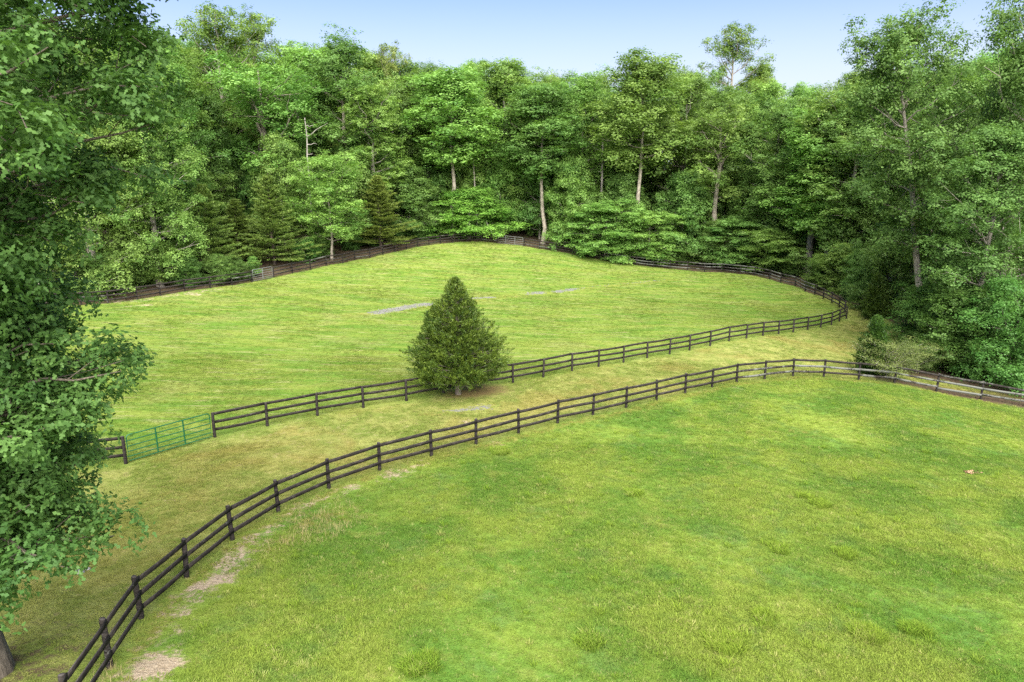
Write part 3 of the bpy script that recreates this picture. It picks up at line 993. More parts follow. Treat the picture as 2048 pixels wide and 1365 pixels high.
def pine(seed, H=10., R=2.6, cb=.08):
    rng = np.random.default_rng(seed)
    mb = MB()
    kk = np.linspace(0, 1, 7)
    mb.tube(np.c_[rng.normal(size=7) * .04, rng.normal(size=7) * .04, kk * H - (kk == 0) * .3], .13 * (1 - kk * .93), 7)
    C_, T_, L_ = [], [], []
    h = H * cb
    while h < H * .985:
        t_ = (h / H - cb) / (1 - cb)
        rl = R * ((1 - t_) ** .80) * rng.uniform(.8, 1.1) + .12
        nb = rng.integers(5, 8)
        a0 = rng.uniform(0, 6.3)
        for k in range(nb):
            az = a0 + k * 2 * pi / nb + rng.normal() * .2
            L = rl * rng.uniform(.6, 1.12)
            el = R_(4 + 40 * t_ + rng.normal() * 7)
            dh = np.array([cos(az) * cos(el), sin(az) * cos(el), sin(el)])
            ss = np.linspace(0, 1, 4)
            pts = np.array([0, 0, h]) + dh * (L * ss)[:, None] + np.array([0, 0, 1]) * (.10 * L * (ss ** 2))[:, None]
            mb.tube(pts, .030 * (1 - ss * .8) * (1.2 - t_), 4)
            sd_ = np.array([-sin(az), cos(az), 0])
            nt_ = int(7 + 12 * L)
            s = rng.uniform(.22, 1.03, nt_)
            q = np.array([0, 0, h]) + dh * (L * s)[:, None] + np.array([0, 0, 1]) * (.10 * L * s ** 2)[:, None]
            q += sd_ * (rng.normal(size=nt_) * .22 * L * (1.15 - s))[:, None] + np.array([0, 0, 1]) * (rng.uniform(-.02, .07, nt_))[:, None]
            m = 11
            pos = np.repeat(q, m, 0) + rng.normal(size=(nt_ * m, 3)) * np.array([.085, .085, .05])
            tg = unit(np.repeat((dh + np.array([0, 0, .25]))[None], nt_ * m, 0) + rng.normal(size=(nt_ * m, 3)) * .55)
            C_.append(pos); T_.append(tg)
            L_.append(.5 + np.repeat(rng.normal(size=nt_) * .15 + rng.normal() * .08, m) + rng.normal(size=nt_ * m) * .15)
        h += H * .042 * rng.uniform(.8, 1.25)
    c, tg, lv = np.concatenate(C_), np.concatenate(T_), np.concatenate(L_)
    nn = unit(np.array([0, 0, .8]) + rng.normal(size=c.shape) * .5)
    nn = unit(nn - (nn * tg).sum(1)[:, None] * tg)
    V = cards(c, nn, rng.uniform(.14, .26, len(c)), .24, rng, tg * 4)
    return mb.build('trunk', m_barkd), leaf_mesh('crown', V, lv, m_pine), H, R

def cedar(seed, H=6.6, R=2.95, nbr=1250, low=.18, second=True):
    rng = np.random.default_rng(seed)
    mb = MB()
    kk = np.linspace(0, 1, 7)
    mb.tube(np.c_[rng.normal(size=7) * .03, rng.normal(size=7) * .03, kk * H * .95 - (kk == 0) * .3], .17 * (1 - kk * .93), 8)
    C_, T_, L_ = [], [], []
    lead = [(0, 0, H, R, 1.0)]
    if second:
        lead += [(-.95, -.2, H * .80, R * .55, .35), (.75, .3, H * .70, R * .55, .25)]
    for (ox, oy, Hh, Rr, share) in lead:
        for k in range(int(nbr * share)):
            t_ = 1 - math.sqrt(rng.uniform(0.0, 1)) if rng.uniform() < .85 else rng.uniform(.5, 1)
            az = rng.uniform(0, 2 * pi)
            lump = 1 + .16 * sin(3 * az + 5 * t_) + .15 * sin(5 * az - 11 * t_ + 1) + .13 * sin(9 * az + 27 * t_)
            rr = Rr * ((1 - t_) ** .82 * (1 - .50 * max(0, (.22 - t_) / .22) ** 1.4)) * lump + .10
            depth = rng.uniform(.60, 1.08) if rng.uniform() < .8 else rng.uniform(.3, .7)
            h = Hh * (low + (1 - low) * t_)
            Lp = rng.uniform(.38, .80) * (1 - .45 * t_)
            dh = np.array([cos(az), sin(az), 0])
            tip = np.array([ox, oy, h]) + dh * rr * depth
            el = R_(18 + 42 * t_ + rng.normal() * 14)
            dr = dh * cos(el) + np.array([0, 0, sin(el)])
            dr = unit(dr + rng.normal(size=3) * .22)
            base = tip - dr * Lp
            if k % 3 == 0:
                mb.tube([np.array([ox * .6, oy * .6, max(.3, h - rr * depth * .45)]), base], [.02, .008], 4)
            m = 50
            s = rng.uniform(0, 1.05, m)
            pos = base + dr * (Lp * s)[:, None] + rng.normal(size=(m, 3)) * (.115 * (1.15 - s))[:, None]
            tg = unit(dr + rng.normal(size=(m, 3)) * .5 + np.array([0, 0, .15]))
            C_.append(pos); T_.append(tg)
            L_.append(.44 + rng.normal() * .15 + (s - .5) * .18 + rng.normal(size=m) * .15)
    c, tg, lv = np.concatenate(C_), np.concatenate(T_), np.concatenate(L_)
    nn = unit(np.array([0, 0, .6]) + rng.normal(size=c.shape) * .6)
    nn = unit(nn - (nn * tg).sum(1)[:, None] * tg)
    V = cards(c, nn, rng.uniform(.10, .20, len(c)), .20, rng, tg * 4)
    return mb.build('trunk', m_barkd), leaf_mesh('crown', V, lv, m_cedar), H, R

KINDS = {}
KINDS['oak_a'] = broadleaf(101, 25, .24, 4.2, nl=26, npf=6, pr=1.15, nsp=22, nlf=14, ls=.22, sr=.20)
KINDS['oak_b'] = broadleaf(102, 25, .18, 4.2, nl=28, npf=6, pr=1.1, nsp=21, nlf=14, ls=.21, shape='dome', sr=.19)
KINDS['oak_c'] = broadleaf(103, 25, .42, 4.2, nl=22, npf=6, pr=1.4, nsp=28, nlf=14, ls=.22, e0=15, sr=.21)
KINDS['fork_a'] = forked(111, 25, 4.6)
KINDS['fork_b'] = KINDS['fork_a']
KINDS['bole'] = broadleaf(113, 25, .47, 4.2, nl=21, npf=6, pr=1.2, nsp=24, nlf=14, ls=.22, sr=.20, e0=12, tr=.195)
KINDS['poplar'] = broadleaf(121, 24, .30, 3.8, nl=28, npf=6, pr=1.0, nsp=20, nlf=14, ls=.21, shape='dome', e0=22, e1=75, sr=.18)
KINDS['sparse'] = broadleaf(131, 26, .40, 4.5, nl=24, npf=5, pr=.7, nsp=12, nlf=14, gap=.15, ls=.20, e0=25, e1=62, shape='oak', topfill=2, sr=.19)
KINDS['under_a'] = broadleaf(141, 10, .05, 4.6, nl=36, npf=6, pr=.95, nsp=17, nlf=13, ls=.20, flat=.50, sr=.19, tr=.13, e0=-2, e1=50, shape='dome', normal_up=.6, droop=.26)
KINDS['under_b'] = broadleaf(142, 11, .05, 4.0, nl=32, npf=6, pr=.95, nsp=18, nlf=13, ls=.20, flat=.75, sr=.19, tr=.13, e0=5, e1=62, shape='cone', normal_up=.5, droop=.10)
KINDS['young'] = broadleaf(151, 13.5, .20, 3.2, nl=28, npf=5, pr=.75, nsp=17, nlf=13, ls=.18, tr=.13, e0=25, e1=72, shape='dome', sr=.16)
KINDS['bush'] = broadleaf(161, 7, .03, 3.8, nl=32, npf=6, pr=.95, nsp=20, nlf=15, ls=.17, tr=.12, e0=-4, e1=70, shape='dome', sr=.17)
KINDS['bigoak_a'] = broadleaf(171, 22, .04, 5.2, nl=40, npf=7, pr=1.05, nsp=20, nlf=14, ls=.20, tr=.34, e0=-4, e1=68, shape='dome', sr=.18, mat=m_oakleaf)
KINDS['bigoak_b'] = broadleaf(172, 24, .12, 5.6, nl=38, npf=7, pr=1.1, nsp=21, nlf=14, ls=.20, tr=.34, e0=0, e1=66, shape='oak', sr=.18, mat=m_oakleaf)
KINDS['bigoak_c'] = broadleaf(173, 26, .30, 5.2, nl=32, npf=7, pr=1.05, nsp=20, nlf=14, ls=.20, tr=.30, e0=8, e1=62, shape='oak', sr=.18, mat=m_oakleaf, lean=-.2)
KINDS['bigoak_c'] = KINDS['bigoak_c'][:3] + (5.4,)
KINDS['pine_a'] = pine(181, 10.5, 3.3)
KINDS['pine_b'] = pine(182, 10.5, 3.0)
KINDS['cedar'] = cedar(191)
KINDS['small_cedar'] = cedar(192, 3.4, 1.1, 620, .05, False)
KINDS['shrub'] = broadleaf(195, 3.0, .30, 2.3, nl=20, npf=4, pr=.40, nsp=10, nlf=12, ls=.09, tr=.05, e0=15, e1=60, shape='dome', sr=.17, mat=m_shrub, flat=.8)

PALE, MID, DARK = (1.0, .98, .93, 1), (1, 1, 1, 1), (.6, .55, .5, 1)
def plant(kind, x, y, H, width, tint, name, label, group=None, bark=MID, cat='tree', rz=None, sink=.05):
    tm, cm, H0, R0 = KINDS[kind]
    root = thing(name, (x, y, g1(x, y) - sink), label, cat, group, rng.uniform(0, 6.28) if rz is None else rz)
    sz_, sx = H / H0, width / (2 * R0)
    for nm, me, col in (('trunk', tm, bark), ('crown', cm, tint)):
        o = obj(nm, me, root)
        o.scale = (sx, sx, sz_)
        o.color = (*tint, 1) if nm == 'crown' else col
    return root
def by_view(px, Y, top, wpx):
    """x, height and width of a tree standing at distance Y whose crown is centred on px, reaches up to row top and is wpx wide"""
    v = (682.5 - top) / FPX
    zt = CZ + Y * (-sin(PITCH) + v * cos(PITCH)) / (cos(PITCH) + v * sin(PITCH))
    x = (px - 1024) / FPX * Y
    for _ in range(4):
        zg = g1(x, Y)
        zm = zg + .6 * (zt - zg)
        zc = Y * cos(PITCH) + (CZ - zm) * sin(PITCH)
        x = (px - 1024) / FPX * zc
    return x, zt - zg, wpx / FPX * zc

rng = np.random.default_rng(77)
# tints multiply the leaf colour of a species / individual
LIME, FRESH, GREEN, DEEP, BLUE, OLIVE, YEL, BRONZE = (1.42, 1.36, 1.25), (1.20, 1.20, 1.10), (1, 1, 1), (.76, .84, .80), (.92, 1.02, 1.0), (1.2, 1.08, .9), (1.28, 1.34, .95), (1.35, .95, 1.0)
EDGE = [
 # kind, px, Y, top, width, tint, bark, name, label
 ('bigoak_b', 30, 68, -10, 260, GREEN, MID, 'oak_tree', 'tall oak at the left edge, behind the nearest oak'),
 ('bigoak_a', 150, 67, 30, 240, LIME, MID, 'oak_tree', 'tall light-green oak between the nearest oak and the oak overhanging the fence'),
 ('bigoak_a', 288, 71, 120, 200, LIME, MID, 'oak_tree', 'broad light-green oak whose boughs overhang the fence left of the pines'),
 ('bush', 330, 72.5, 480, 130, LIME, MID, 'broadleaf_tree', 'light-leaved low tree at the fence just left of the leftmost pine'),
 ('bush', 180, 67, 500, 150, GREEN, MID, 'broadleaf_tree', 'low tree closing the gap under the oaks at the far left of the fence'),
 ('bush', 245, 70, 470, 120, FRESH, MID, 'broadleaf_tree', 'low leafy tree hanging over the fence under the left oaks'),
 ('oak_b', 285, 78, 45, 180, FRESH, MID, 'broadleaf_tree', 'yellow-green tree rising just right of the upper left oak against the sky'),
 ('pine_a', 412, 77, 366, 180, (1, 1, 1), DARK, 'pine_tree', 'young pine standing just left of the nearer galvanised gate'),
 ('pine_b', 540, 84, 345, 165, (1, 1, 1), DARK, 'pine_tree', 'young pine standing behind the nearer galvanised gate'),
 ('pine_b', 472, 86, 395, 130, (.9, .95, .9), DARK, 'pine_tree', 'small dark pine squeezed between the two pines by the nearer galvanised gate'),
 ('pine_a', 757, 96, 350, 165, (1.05, 1, .9), DARK, 'pine_tree', 'young pine right of the slim light-green tree with the pale stem'),
 ('young', 655, 88, 303, 150, LIME, PALE, 'broadleaf_tree', 'slim light-green tree with a pale stem behind the fence, between two pines'),
 ('under_b', 506, 77.5, 512, 34, FRESH, MID, 'shrub', 'low green shrub leaning over the left end of the nearer galvanised gate'),
 ('oak_b', 345, 82, 120, 150, GREEN, MID, 'broadleaf_tree', 'green tree behind the overhanging oak, above the leftmost young pine'),
 ('oak_c', 405, 92, 180, 130, DEEP, PALE, 'broadleaf_tree', 'dark green tree with a pale crooked fork standing above the leftmost pine'),
 ('fork_a', 527, 95, 105, 240, FRESH, PALE, 'broadleaf_tree', 'yellow-green tree with a pale trunk forking high above the pines'),
 ('sparse', 445, 104, 8, 180, OLIVE, MID, 'broadleaf_tree', 'tallest thin-crowned tree on the left skyline with sky showing through its top'),
 ('sparse', 512, 108, 18, 150, OLIVE, MID, 'broadleaf_tree', 'second thin-crowned skyline tree, just right of the tallest one'),
 ('under_b', 560, 92, 268, 130, FRESH, MID, 'broadleaf_tree', 'fresh green bushy tree below the pale forked trunk, left of the dead snag'),
 ('oak_a', 600, 106, 88, 150, FRESH, MID, 'broadleaf_tree', 'light green tree on the skyline above the dead snag'),
 ('oak_b', 690, 104, 66, 190, BLUE, PALE, 'broadleaf_tree', 'big bluish-green tree on the skyline above the slim light-green tree'),
 ('sparse', 785, 118, 84, 90, BRONZE, MID, 'broadleaf_tree', 'thin bronze-leaved treetop rising from the skyline left of the middle'),
 ('poplar', 748, 101, 158, 140, LIME, MID, 'broadleaf_tree', 'pale yellow-green rounded tree above the pine right of the pale-stemmed tree'),
 ('under_b', 700, 98, 305, 150, GREEN, MID, 'broadleaf_tree', 'mid-green undergrowth tree behind the gap between slim tree and right pine'),
 ('under_b', 818, 105, 330, 150, BLUE, MID, 'broadleaf_tree', 'dense bluish-green undergrowth tree right of the last young pine'),
 ('oak_c', 860, 113, 128, 140, GREEN, MID, 'broadleaf_tree', 'green tree rising between the pale rounded tree and the tree with the leaning trunk'),
 ('bole', 900, 107, 138, 190, LIME, PALE, 'broadleaf_tree', 'tall bright green tree with a pale leaning trunk, left of the far gate'),
 ('under_b', 938, 107.5, 374, 170, YEL, MID, 'broadleaf_tree', 'low yellow-green tree spreading over the fence left of the far gate'),
 ('under_b', 845, 107.5, 400, 90, GREEN, MID, 'broadleaf_tree', 'low green tree at the foot of the pale leaning trunk'),
 ('under_b', 945, 111.5, 275, 130, FRESH, MID, 'broadleaf_tree', 'leafy tree rising directly behind the low yellow-green tree'),
 ('under_b', 885, 112, 290, 120, GREEN, MID, 'broadleaf_tree', 'mid-green tree behind the foot of the pale leaning trunk'),
 ('under_b', 1000, 112, 290, 120, FRESH, MID, 'broadleaf_tree', 'fresh green tree standing in the gap directly behind the far gate'),
 ('under_b', 1040, 121, 320, 130, GREEN, MID, 'broadleaf_tree', 'shaded tree behind the gap right of the far gate'),
 ('under_b', 1245, 106, 345, 130, GREEN, MID, 'broadleaf_tree', 'mid-green tree between the broken snag and the long pale trunk'),
 ('oak_a', 1005, 115, 118, 160, FRESH, MID, 'broadleaf_tree', 'tall light green tree behind the far gate'),
 ('bole', 1087, 106.6, 165, 170, BLUE, PALE, 'broadleaf_tree', 'tree with a bare straight pale trunk standing right of the far gate'),
 ('under_b', 1080, 112, 290, 120, BLUE, MID, 'broadleaf_tree', 'narrow bluish tree behind the bare pale trunk by the far gate'),
 ('oak_b', 1165, 112, 140, 160, FRESH, MID, 'broadleaf_tree', 'light green tree above the drooping layered tree, right of the pale trunk'),
 ('bole', 1282, 104, 106, 190, FRESH, PALE, 'broadleaf_tree', 'tall tree with a long pale trunk rising over the middle of the forest edge'),
 ('oak_b', 1370, 112, 150, 170, GREEN, MID, 'broadleaf_tree', 'rounded green tree between the long pale trunk and the wide forking tree'),
 ('fork_b', 1440, 102.5, 195, 190, FRESH, PALE, 'broadleaf_tree', 'wide-crowned tree with a pale trunk forking into several limbs, right of the middle'),
 ('sparse', 1460, 145, 46, 140, OLIVE, MID, 'broadleaf_tree', 'thin tall treetop alone above the skyline right of the middle'),
 ('under_a', 1212, 102.0, 398, 170, FRESH, MID, 'broadleaf_tree', 'fresh green layered tree drooping over the back fence, the widest of the low trees there'),
 ('under_b', 1145, 106, 310, 120, FRESH, MID, 'broadleaf_tree', 'fresh green tree between the pale trunk and the drooping layered tree'),
 ('under_b', 1368, 103.5, 340, 150, GREEN, MID, 'broadleaf_tree', 'rounded green undergrowth tree in front of the wide forking tree'),
 ('under_a', 1300, 101.5, 420, 150, LIME, MID, 'broadleaf_tree', 'low layered tree just right of the one drooping over the back fence'),
 ('under_a', 1475, 99.5, 430, 170, GREEN, MID, 'broadleaf_tree', 'dark layered tree overhanging the fence below the wide forking tree'),
 ('under_a', 1548, 95, 455, 150, FRESH, MID, 'broadleaf_tree', 'layered green boughs over the fence where it bends towards the corner'),
 ('under_b', 1430, 100.5, 440, 100, GREEN, MID, 'broadleaf_tree', 'small green tree filling the gap in the middle of the dark layered trees'),
 ('oak_b', 1550, 100, 190, 180, GREEN, MID, 'broadleaf_tree', 'mid-green tree between the wide forking tree and the pale greyish trees'),
 ('oak_a', 1632, 92, 215, 190, LIME, MID, 'broadleaf_tree', 'pale greyish-green tree above the right bend of the fence'),
 ('under_b', 1600, 97, 395, 150, FRESH, MID, 'broadleaf_tree', 'bushy green tree in front of the pale greyish-green tree'),
 ('bush', 1685, 83, 485, 120, FRESH, MID, 'broadleaf_tree', 'bushy tree with light leaf tips right beside the far corner of the fence'),
 ('under_b', 1710, 86, 380, 150, GREEN, MID, 'broadleaf_tree', 'tall bushy tree rising behind the dark bush at the end of the glade'),
 ('bush', 1790, 71, 450, 130, GREEN, MID, 'broadleaf_tree', 'dark bushy tree right of the end of the glade, under the thick-trunked oak'),
 ('bush', 1738, 77, 480, 100, DEEP, MID, 'broadleaf_tree', 'dark bushy tree at the end of the glade, right of the fence corner'),
 ('oak_b', 1712, 86, 190, 190, GREEN, MID, 'broadleaf_tree', 'green tree behind the glade, left of the tall oak with the thick trunk'),
 ('bigoak_c', 1836, 58, 18, 290, GREEN, MID, 'oak_tree', 'tall oak with thick bare lower trunk, its top high above the right skyline'),
 ('bigoak_a', 1940, 68, 130, 240, FRESH, MID, 'oak_tree', 'green oak behind and right of the tall thick-trunked oak'),
 ('bigoak_a', 2055, 54, -70, 260, GREEN, MID, 'oak_tree', 'tallest oak at the right edge, cut by the picture border'),
 ('bigoak_b', 1985, 51, 250, 250, BLUE, MID, 'oak_tree', 'dark bluish oak in the right mass, leaning out over the lichen-spotted fence'),
 ('bush', 1885, 54.5, 560, 200, (.66, .80, .68), MID, 'broadleaf_tree', 'dense dark bush below the thick-trunked oak'),
 ('bush', 1945, 50, 545, 210, (.66, .80, .68), MID, 'broadleaf_tree', 'dark bushy tree hanging over the leaf litter near the end of the lichen fence'),
 ('bush', 2035, 47, 540, 200, (.66, .80, .68), MID, 'broadleaf_tree', 'dark bush at the right border just above the fence end'),
 ('bush', 1890, 51.5, 620, 120, DEEP, MID, 'broadleaf_tree', 'low dark bush behind the grey-green shrub on the right'),
]
for kind, px, Y, top, wp, tint, bark, nm, lab in EDGE:
    x, H, W = by_view(px, Y, top, wp)
    if kind == 'bigoak_c':      # this oak leans left over the glade
        x = 36.2
    plant(kind, x, Y, H, W, tint, nm, lab, 'trees along the forest edge' if nm != 'shrub' else None, bark, cat='shrub' if nm == 'shrub' else 'tree', rz=0.0 if kind == 'bigoak_c' else None)

# trees standing deeper in the wood: only pieces of their crowns show, nothing tells one from the next
sky_px = [-200, 300, 400, 520, 620, 700, 800, 870, 960, 1050, 1130, 1230, 1290, 1340, 1400, 1500, 1560, 1640, 1700, 1850, 1930, 2048, 2300]
sky_y = [0, 62, 70, 85, 90, 95, 118, 128, 122, 150, 142, 140, 130, 146, 140, 128, 128, 150, 140, 118, 120, 80, 40]
BGT = [GREEN, FRESH, FRESH, LIME, BLUE, LIME, OLIVE]  # light tints repeated: aerial haze painted into the rear crowns' leaf colour
TINTW = {LIME: 'pale lime', FRESH: 'fresh green', GREEN: 'mid-green', DEEP: 'dark green', BLUE: 'bluish green', OLIVE: 'olive'}
MARKS = [(0, 'the upper left oak'), (250, 'the overhanging left oak'), (400, 'the leftmost pine'), (500, 'the thin skyline tree'), (560, 'the pale fork'), (640, 'the dead snag'), (720, 'the slim pale-stemmed tree'), (790, 'the pine on its right'), (870, 'the pale leaning trunk'), (970, 'the low yellow tree'), (1040, 'the far gate'), (1110, 'the bare pale trunk'), (1190, 'the drooping layered tree'), (1290, 'the long pale trunk'), (1370, 'the rounded undergrowth tree'), (1450, 'the wide forking tree'), (1530, 'the dark layered trees'), (1610, 'the right bend of the fence'), (1690, 'the fence corner'), (1760, 'the glade'), (1840, 'the thick-trunked oak'), (1930, 'the dark bluish oak'), (2030, 'the right border')]
def where(px):
    return min(MARKS, key=lambda m: abs(m[0] - px))[1]
used = {}
nb = 0
def back_row(Y0, pxs, jit, dy, depth):
    global nb
    for px in pxs:
        px = px + rng.normal() * jit
        Y = Y0 + rng.uniform(-dy, dy)
        top = np.interp(px, sky_px, sky_y) + abs(rng.normal()) * 30 - 4
        x, H, W = by_view(px, Y, top, 1)
        kd = ['oak_a', 'oak_b', 'oak_c', 'poplar', 'oak_b', 'oak_a', 'fork_a'][rng.integers(0, 7)]
        W = rng.uniform(8.5, 11.5)
        ti = BGT[rng.integers(0, 7)]
        ths = [ti] + [q for q in (FRESH, LIME, GREEN, BLUE, OLIVE, DEEP) if q != ti]
        for ti in ths:
            lab = '%s crown %s, above %s' % (TINTW[ti], depth, where(px))
            if lab not in used:
                break
        used[lab] = 1
        plant(kd, x, Y, H, W, ti, 'forest_tree', lab, 'trees deep in the wood', PALE if rng.uniform() < .3 else MID)
        nb += 1
back_row(120, range(300, 1600, 88), 16, 3, 'right behind the forest edge')
back_row(131, range(260, 1660, 84), 16, 3, 'in the second rank')
back_row(145, range(220, 1700, 90), 18, 4, 'deeper in the wood')
back_row(164, range(200, 1760, 95), 20, 6, 'farthest back on the skyline')
back_row(90, (1690, 1760, 1840, 1920), 14, 3, 'close behind the right edge')
back_row(106, (1640, 1720, 1800, 1880, 1960), 14, 4, 'in the middle of the right wood')
back_row(80, (1870, 1960, 2040), 14, 3, 'behind the right oaks')
back_row(125, (1700, 1790, 1880, 1970, 2060), 14, 4, 'far back in the right wood')
back_row(72, (2040, 2130), 14, 3, 'just behind the oaks at the border')
back_row(88, (180, 260, 330), 14, 3, 'in the left wood')
back_row(104, (190, 270, 350, 420), 14, 3, 'far back in the left wood')
back_row(72, (120, 200), 14, 3, 'close behind the left oaks')
# saplings in the dim understorey behind the front trees
MARKS_Y = []
for row, (dq, step, tl, depth) in enumerate(((3, 66, 320, 'close behind the front trees'), (13, 70, 300, 'in the shade further back'), (26, 80, 290, 'deep in the shade'))):
    for px in range(330, 1680, step):
        q = np.interp(px, [330, 500, 800, 1000, 1400, 1500, 1640], [80, 90, 110, 116, 112, 108, 92]) + dq + rng.uniform(-2, 3)
        pj = px + rng.normal() * 14
        if row == 0 and min(abs(pj - b_) for b_ in (620, 895, 1087, 1203, 1282, 1435)) < 12:
            continue
        x, H, W = by_view(pj, q, tl + rng.uniform(-30, 60), 1)
        tis = [(DEEP, GREEN, BLUE, FRESH)[j] for j in rng.permutation(4)]
        for ti in tis:
            lab = '%s tree %s, near %s' % (TINTW[ti], depth, where(pj))
            if lab not in used:
                break
        used[lab] = 1
        plant('under_b' if rng.uniform() < .65 else 'under_a', x, q, max(6, H), rng.uniform(7, 10), ti, 'understorey_tree', lab, 'understorey trees in the forest shade')

back_row(68, range(-560, 60, 105), 16, 4, 'beyond the left border')
back_row(86, range(-480, 140, 105), 16, 4, 'past the left border')
back_row(62, range(2150, 2700, 110), 16, 4, 'beyond the right border')
back_row(84, range(2120, 2600, 110), 16, 4, 'past the right border')
for px in range(380, 1700, 44):
    q = np.interp(px, [380, 500, 550, 800, 880, 960, 1080, 1300, 1480, 1600, 1700], [70, 74, 79.5, 102, 106, 107.5, 105.5, 100.5, 98, 92, 77]) + rng.uniform(1.2, 2.6)
    pj = px + rng.normal() * 8
    if 1030 < pj < 1110 or 965 < pj < 1005 or 470 < pj < 575:
        continue
    x, H, W = by_view(pj, q, 400, 1)
    for ti in [(DEEP, GREEN, BLUE, FRESH)[j] for j in rng.permutation(4)]:
        lab = '%s low shrub behind the back fence, at %s' % (TINTW[ti], where(pj))
        if lab not in used:
            break
    used[lab] = 1
    plant('bush', x, q, rng.uniform(2.2, 4.0), rng.uniform(2.8, 4.2), ti, 'shrub', lab, 'low shrubs behind the back fence', cat='shrub')

# the nearest oak, lower left, lobed leaves
rl = np.random.default_rng(9)
limbs = []
reach_h = [1.6, 2.4, 3.6, 4.9, 6.5, 7.6, 8.4, 9.3, 11.2, 12.9, 14.5, 17]
reach_r = [2.3, 2.8, 3.5, 2.7, 4.3, 2.7, 2.7, 3.6, 5.0, 5.5, 5.6, 4.9]
for k in range(70):
    h = 3.0 + 14.4 * ((k + rl.uniform(0, .8)) / 70)
    az = (-.75, .1, .75, 1.5, 2.4, -.3, .45, 1.1)[k % 8] + rl.normal() * .15
    el = -7 + 2.5 * (h - 3) + rl.normal() * 5
    tip = h + 1.5 * sin(R_(el))
    L = np.interp(tip, reach_h, reach_r) * rl.uniform(.80, .98) - .35
    limbs.append((h, az, L / max(.6, cos(R_(el))), R_(el), 7, .075))
KINDS['near_oak'] = broadleaf(201, 19.5, .15, 3.6, limbs=limbs, pr=.64, nsp=17, nlf=16, ls=.150, tr=.40, sr=.125, flat=.75, mat=m_oakleaf, lobe=True, droop=.06, normal_up=.5)
KINDS['near_oak'] = KINDS['near_oak'][:2] + (1.0, .5)
plant('near_oak', -11.6, 12.9, 1.0, 1.0, (.70, .80, .74), 'oak_tree', 'nearest oak at the lower left, lobed leaves and the foot of its trunk showing', 'trees along the forest edge', DARK, rz=0.0)

# lone cedar by the fence, small cedar and grey-green shrub on the right
plant('cedar', -3.15, 37.75, 6.9, 6.7, (1.18, 1.06, .9), 'cedar_tree', 'dense lone cedar standing by itself beside the black fence in the middle', None, MID, rz=0)
x, H, W = by_view(1752, 46.9, 628, 84)
plant('small_cedar', x, 46.9, H, W, (.55, .68, .6), 'cedar_tree', 'small dark cedar poking up behind the grey-green shrub on the right', None, MID)
x, H, W = by_view(1778, 46.0, 672, 150)
plant('shrub', x, 46.0, H, W, (1, 1, 1), 'shrub', 'grey-green round shrub on a single stem behind the lichen-spotted fence', 'grey-green shrubs on the right', MID, cat='shrub')
x, H, W = by_view(1838, 48.6, 682, 100)
plant('shrub', x, 48.6, H, W, (.62, .74, .62), 'shrub', 'second grey-green shrub, between the stemmed shrub and the dark bushes', 'grey-green shrubs on the right', MID, cat='shrub')
x, H, W = by_view(1752, 69, 545, 60)
plant('small_cedar', x, 69, H, W, (.9, .9, .8), 'cedar_tree', 'dark cedar in the shade at the end of the glade', None, MID)

# dead trees
def snag(x, y, H, r, branches, label, mat=m_dead, name='dead_tree', lean=(0, 0)):
    rr = np.random.default_rng(int(abs(x) * 100))
    root = thing(name, (x, y, g1(x, y)), label, 'dead tree', 'dead trees in the forest edge')
    mb = MB()
    kk = np.linspace(0, 1, 8)
    axp = np.c_[rr.normal(size=8) * .06 * kk + lean[0] * kk * H, rr.normal(size=8) * .06 * kk + lean[1] * kk * H, kk * H - .3 * (kk == 0)]
    mb.tube(axp, r * (1 - .6 * kk), 8, cap=True)
    obj('trunk', mb.build('trunk', mat), root)
    for (t_, dx, dy, dz, cr) in branches:
        p = np.array([np.interp(t_ * H, axp[:, 2], axp[:, i]) for i in range(3)])
        e = np.array([dx, dy, dz])
        ss = np.linspace(0, 1, 6)
        pts = p + e * ss[:, None] + np.array([0, 0, 1]) * (cr * ss * (1 - ss))[:, None] + np.r_[np.zeros((1, 3)), rr.normal(size=(5, 3)) * .06]
        mb = MB()
        mb.tube(pts, .42 * r * (1 - .85 * ss), 6)
        obj('branch', mb.build('branch', mat), root)
    return root
x, H, W = by_view(617, 94, 236, 10)
snag(x, 94, H, .17, [(.86, 3.1, -.3, 1.7, .8), (.94, 1.2, .2, .1, .1), (.80, 1.3, .3, .15, .1), (.72, .9, -.2, .3, .1)], 'bleached dead snag with one long branch bent to the right, above the slim light-green tree')
x, H, W = by_view(1203, 109, 285, 10)
snag(x, 109, H, .30, [(.9, -1.6, 0, 1.0, .2), (.8, 1.3, 0, 1.3, .2), (.72, -.8, .2, .3, .1)], 'broken reddish-grey snag right of the pale straight trunk')
x, H, W = by_view(955, 108, 290, 10)
snag(x, 108, H, .16, [(.8, -1.0, 0, .6, .1), (.65, .9, 0, .5, .1), (.5, -.7, 0, .2, .1)], 'thin brown dead pine stem behind the low yellow-green tree', m_bark, lean=(-.05, 0))
x, H, W = by_view(982, 106, 440, 10)
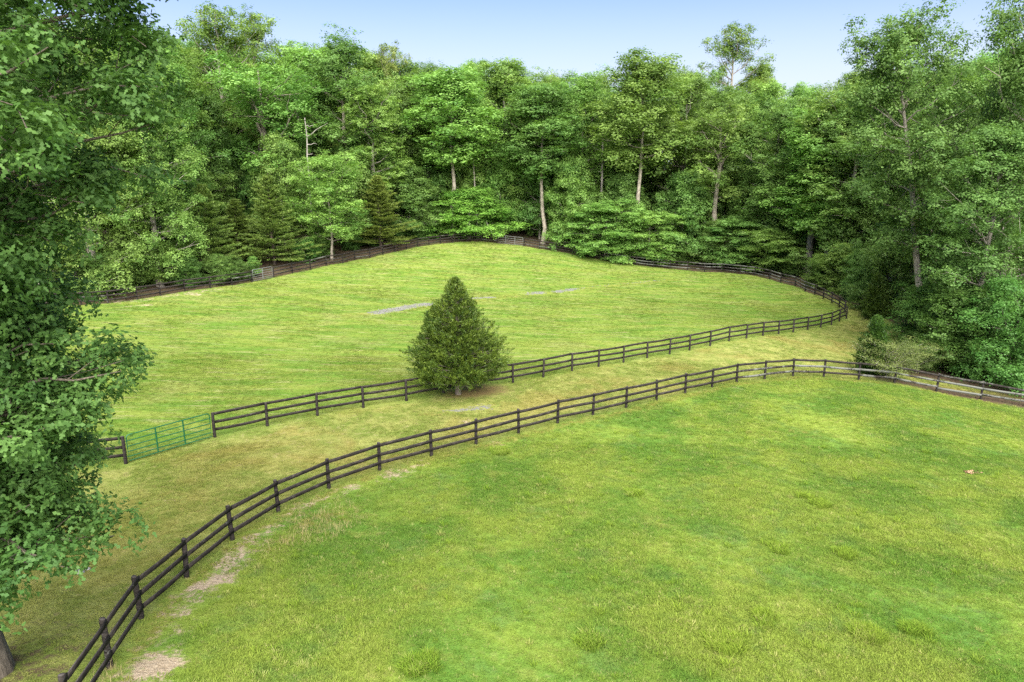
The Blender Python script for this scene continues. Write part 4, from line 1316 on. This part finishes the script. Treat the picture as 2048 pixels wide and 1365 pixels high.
o_ = thing('dead_branch', (x, 106, g1(x, 106)), 'fallen pale branch leaning on the fence left of the far gate', 'branch')
mb = MB()
mb.tube([(.9, -.6, .1), (.4, -.3, 1.0), (-.3, 0, 2.0), (-.7, .1, 3.0)], [.07, .07, .06, .03], 6, cap=True)
obj('bough', mb.build('bough', m_dead), o_)

# stones and scraps on the ground
def stone(px, py, r, label, n):
    x, y = on_ground(px, py)
    rr = np.random.default_rng(n)
    mb = MB()
    th = np.linspace(0, 2 * pi, 9)[:-1]
    rings = []
    for k, (zz, s) in enumerate(((-.2, .9), (.1, 1.0), (.35, .85), (.55, .5))):
        rings.append(np.c_[np.cos(th) * s * rr.uniform(.8, 1.15, 8), np.sin(th) * s * .75 * rr.uniform(.8, 1.15, 8), np.full(8, zz) + rr.normal(size=8) * .05] * r)
    V = np.concatenate(rings)
    F = [(k * 8 + i, k * 8 + (i + 1) % 8, k * 8 + 8 + (i + 1) % 8, k * 8 + 8 + i) for k in range(3) for i in range(8)]
    V = np.r_[V, [[0, 0, .62 * r]]]
    T = [(24 + i, 24 + (i + 1) % 8, 32) for i in range(8)]
    me = mesh_np('stone', V, [np.array(F), np.array(T)], m_stone)
    obj('stone', me, None, (x, y, g1(x, y)), label, 'stone', 'pale stones under the nearest oak')
stone(158, 1146, .16, 'pale stone under the lowest bough of the nearest oak, the larger one', 1)
stone(176, 1139, .09, 'smaller pale stone lying beside the larger one under the oak', 2)
x, y = on_ground(1941, 948)
rr = np.random.default_rng(4)
n = 46
c_ = rr.normal(size=(n, 3)) * np.array([.17, .06, .03]) + np.array([0, 0, .09])
V = cards(c_, unit(rr.normal(size=(n, 3)) + np.array([0, 0, .8])), rr.uniform(.08, .15, n), .6, rr)
me = mesh_np('leaf_clump', V.reshape(-1, 3), [np.arange(n * 4).reshape(n, 4)], m_deadleaf)
obj('leaf_clump', me, None, (x, y, g1(x, y)), 'small clump of dry brown leaves lying in the grass at the right', 'dead leaves')
print("STAT", nb, sum(len(m.polygons) for m in bpy.data.meshes))
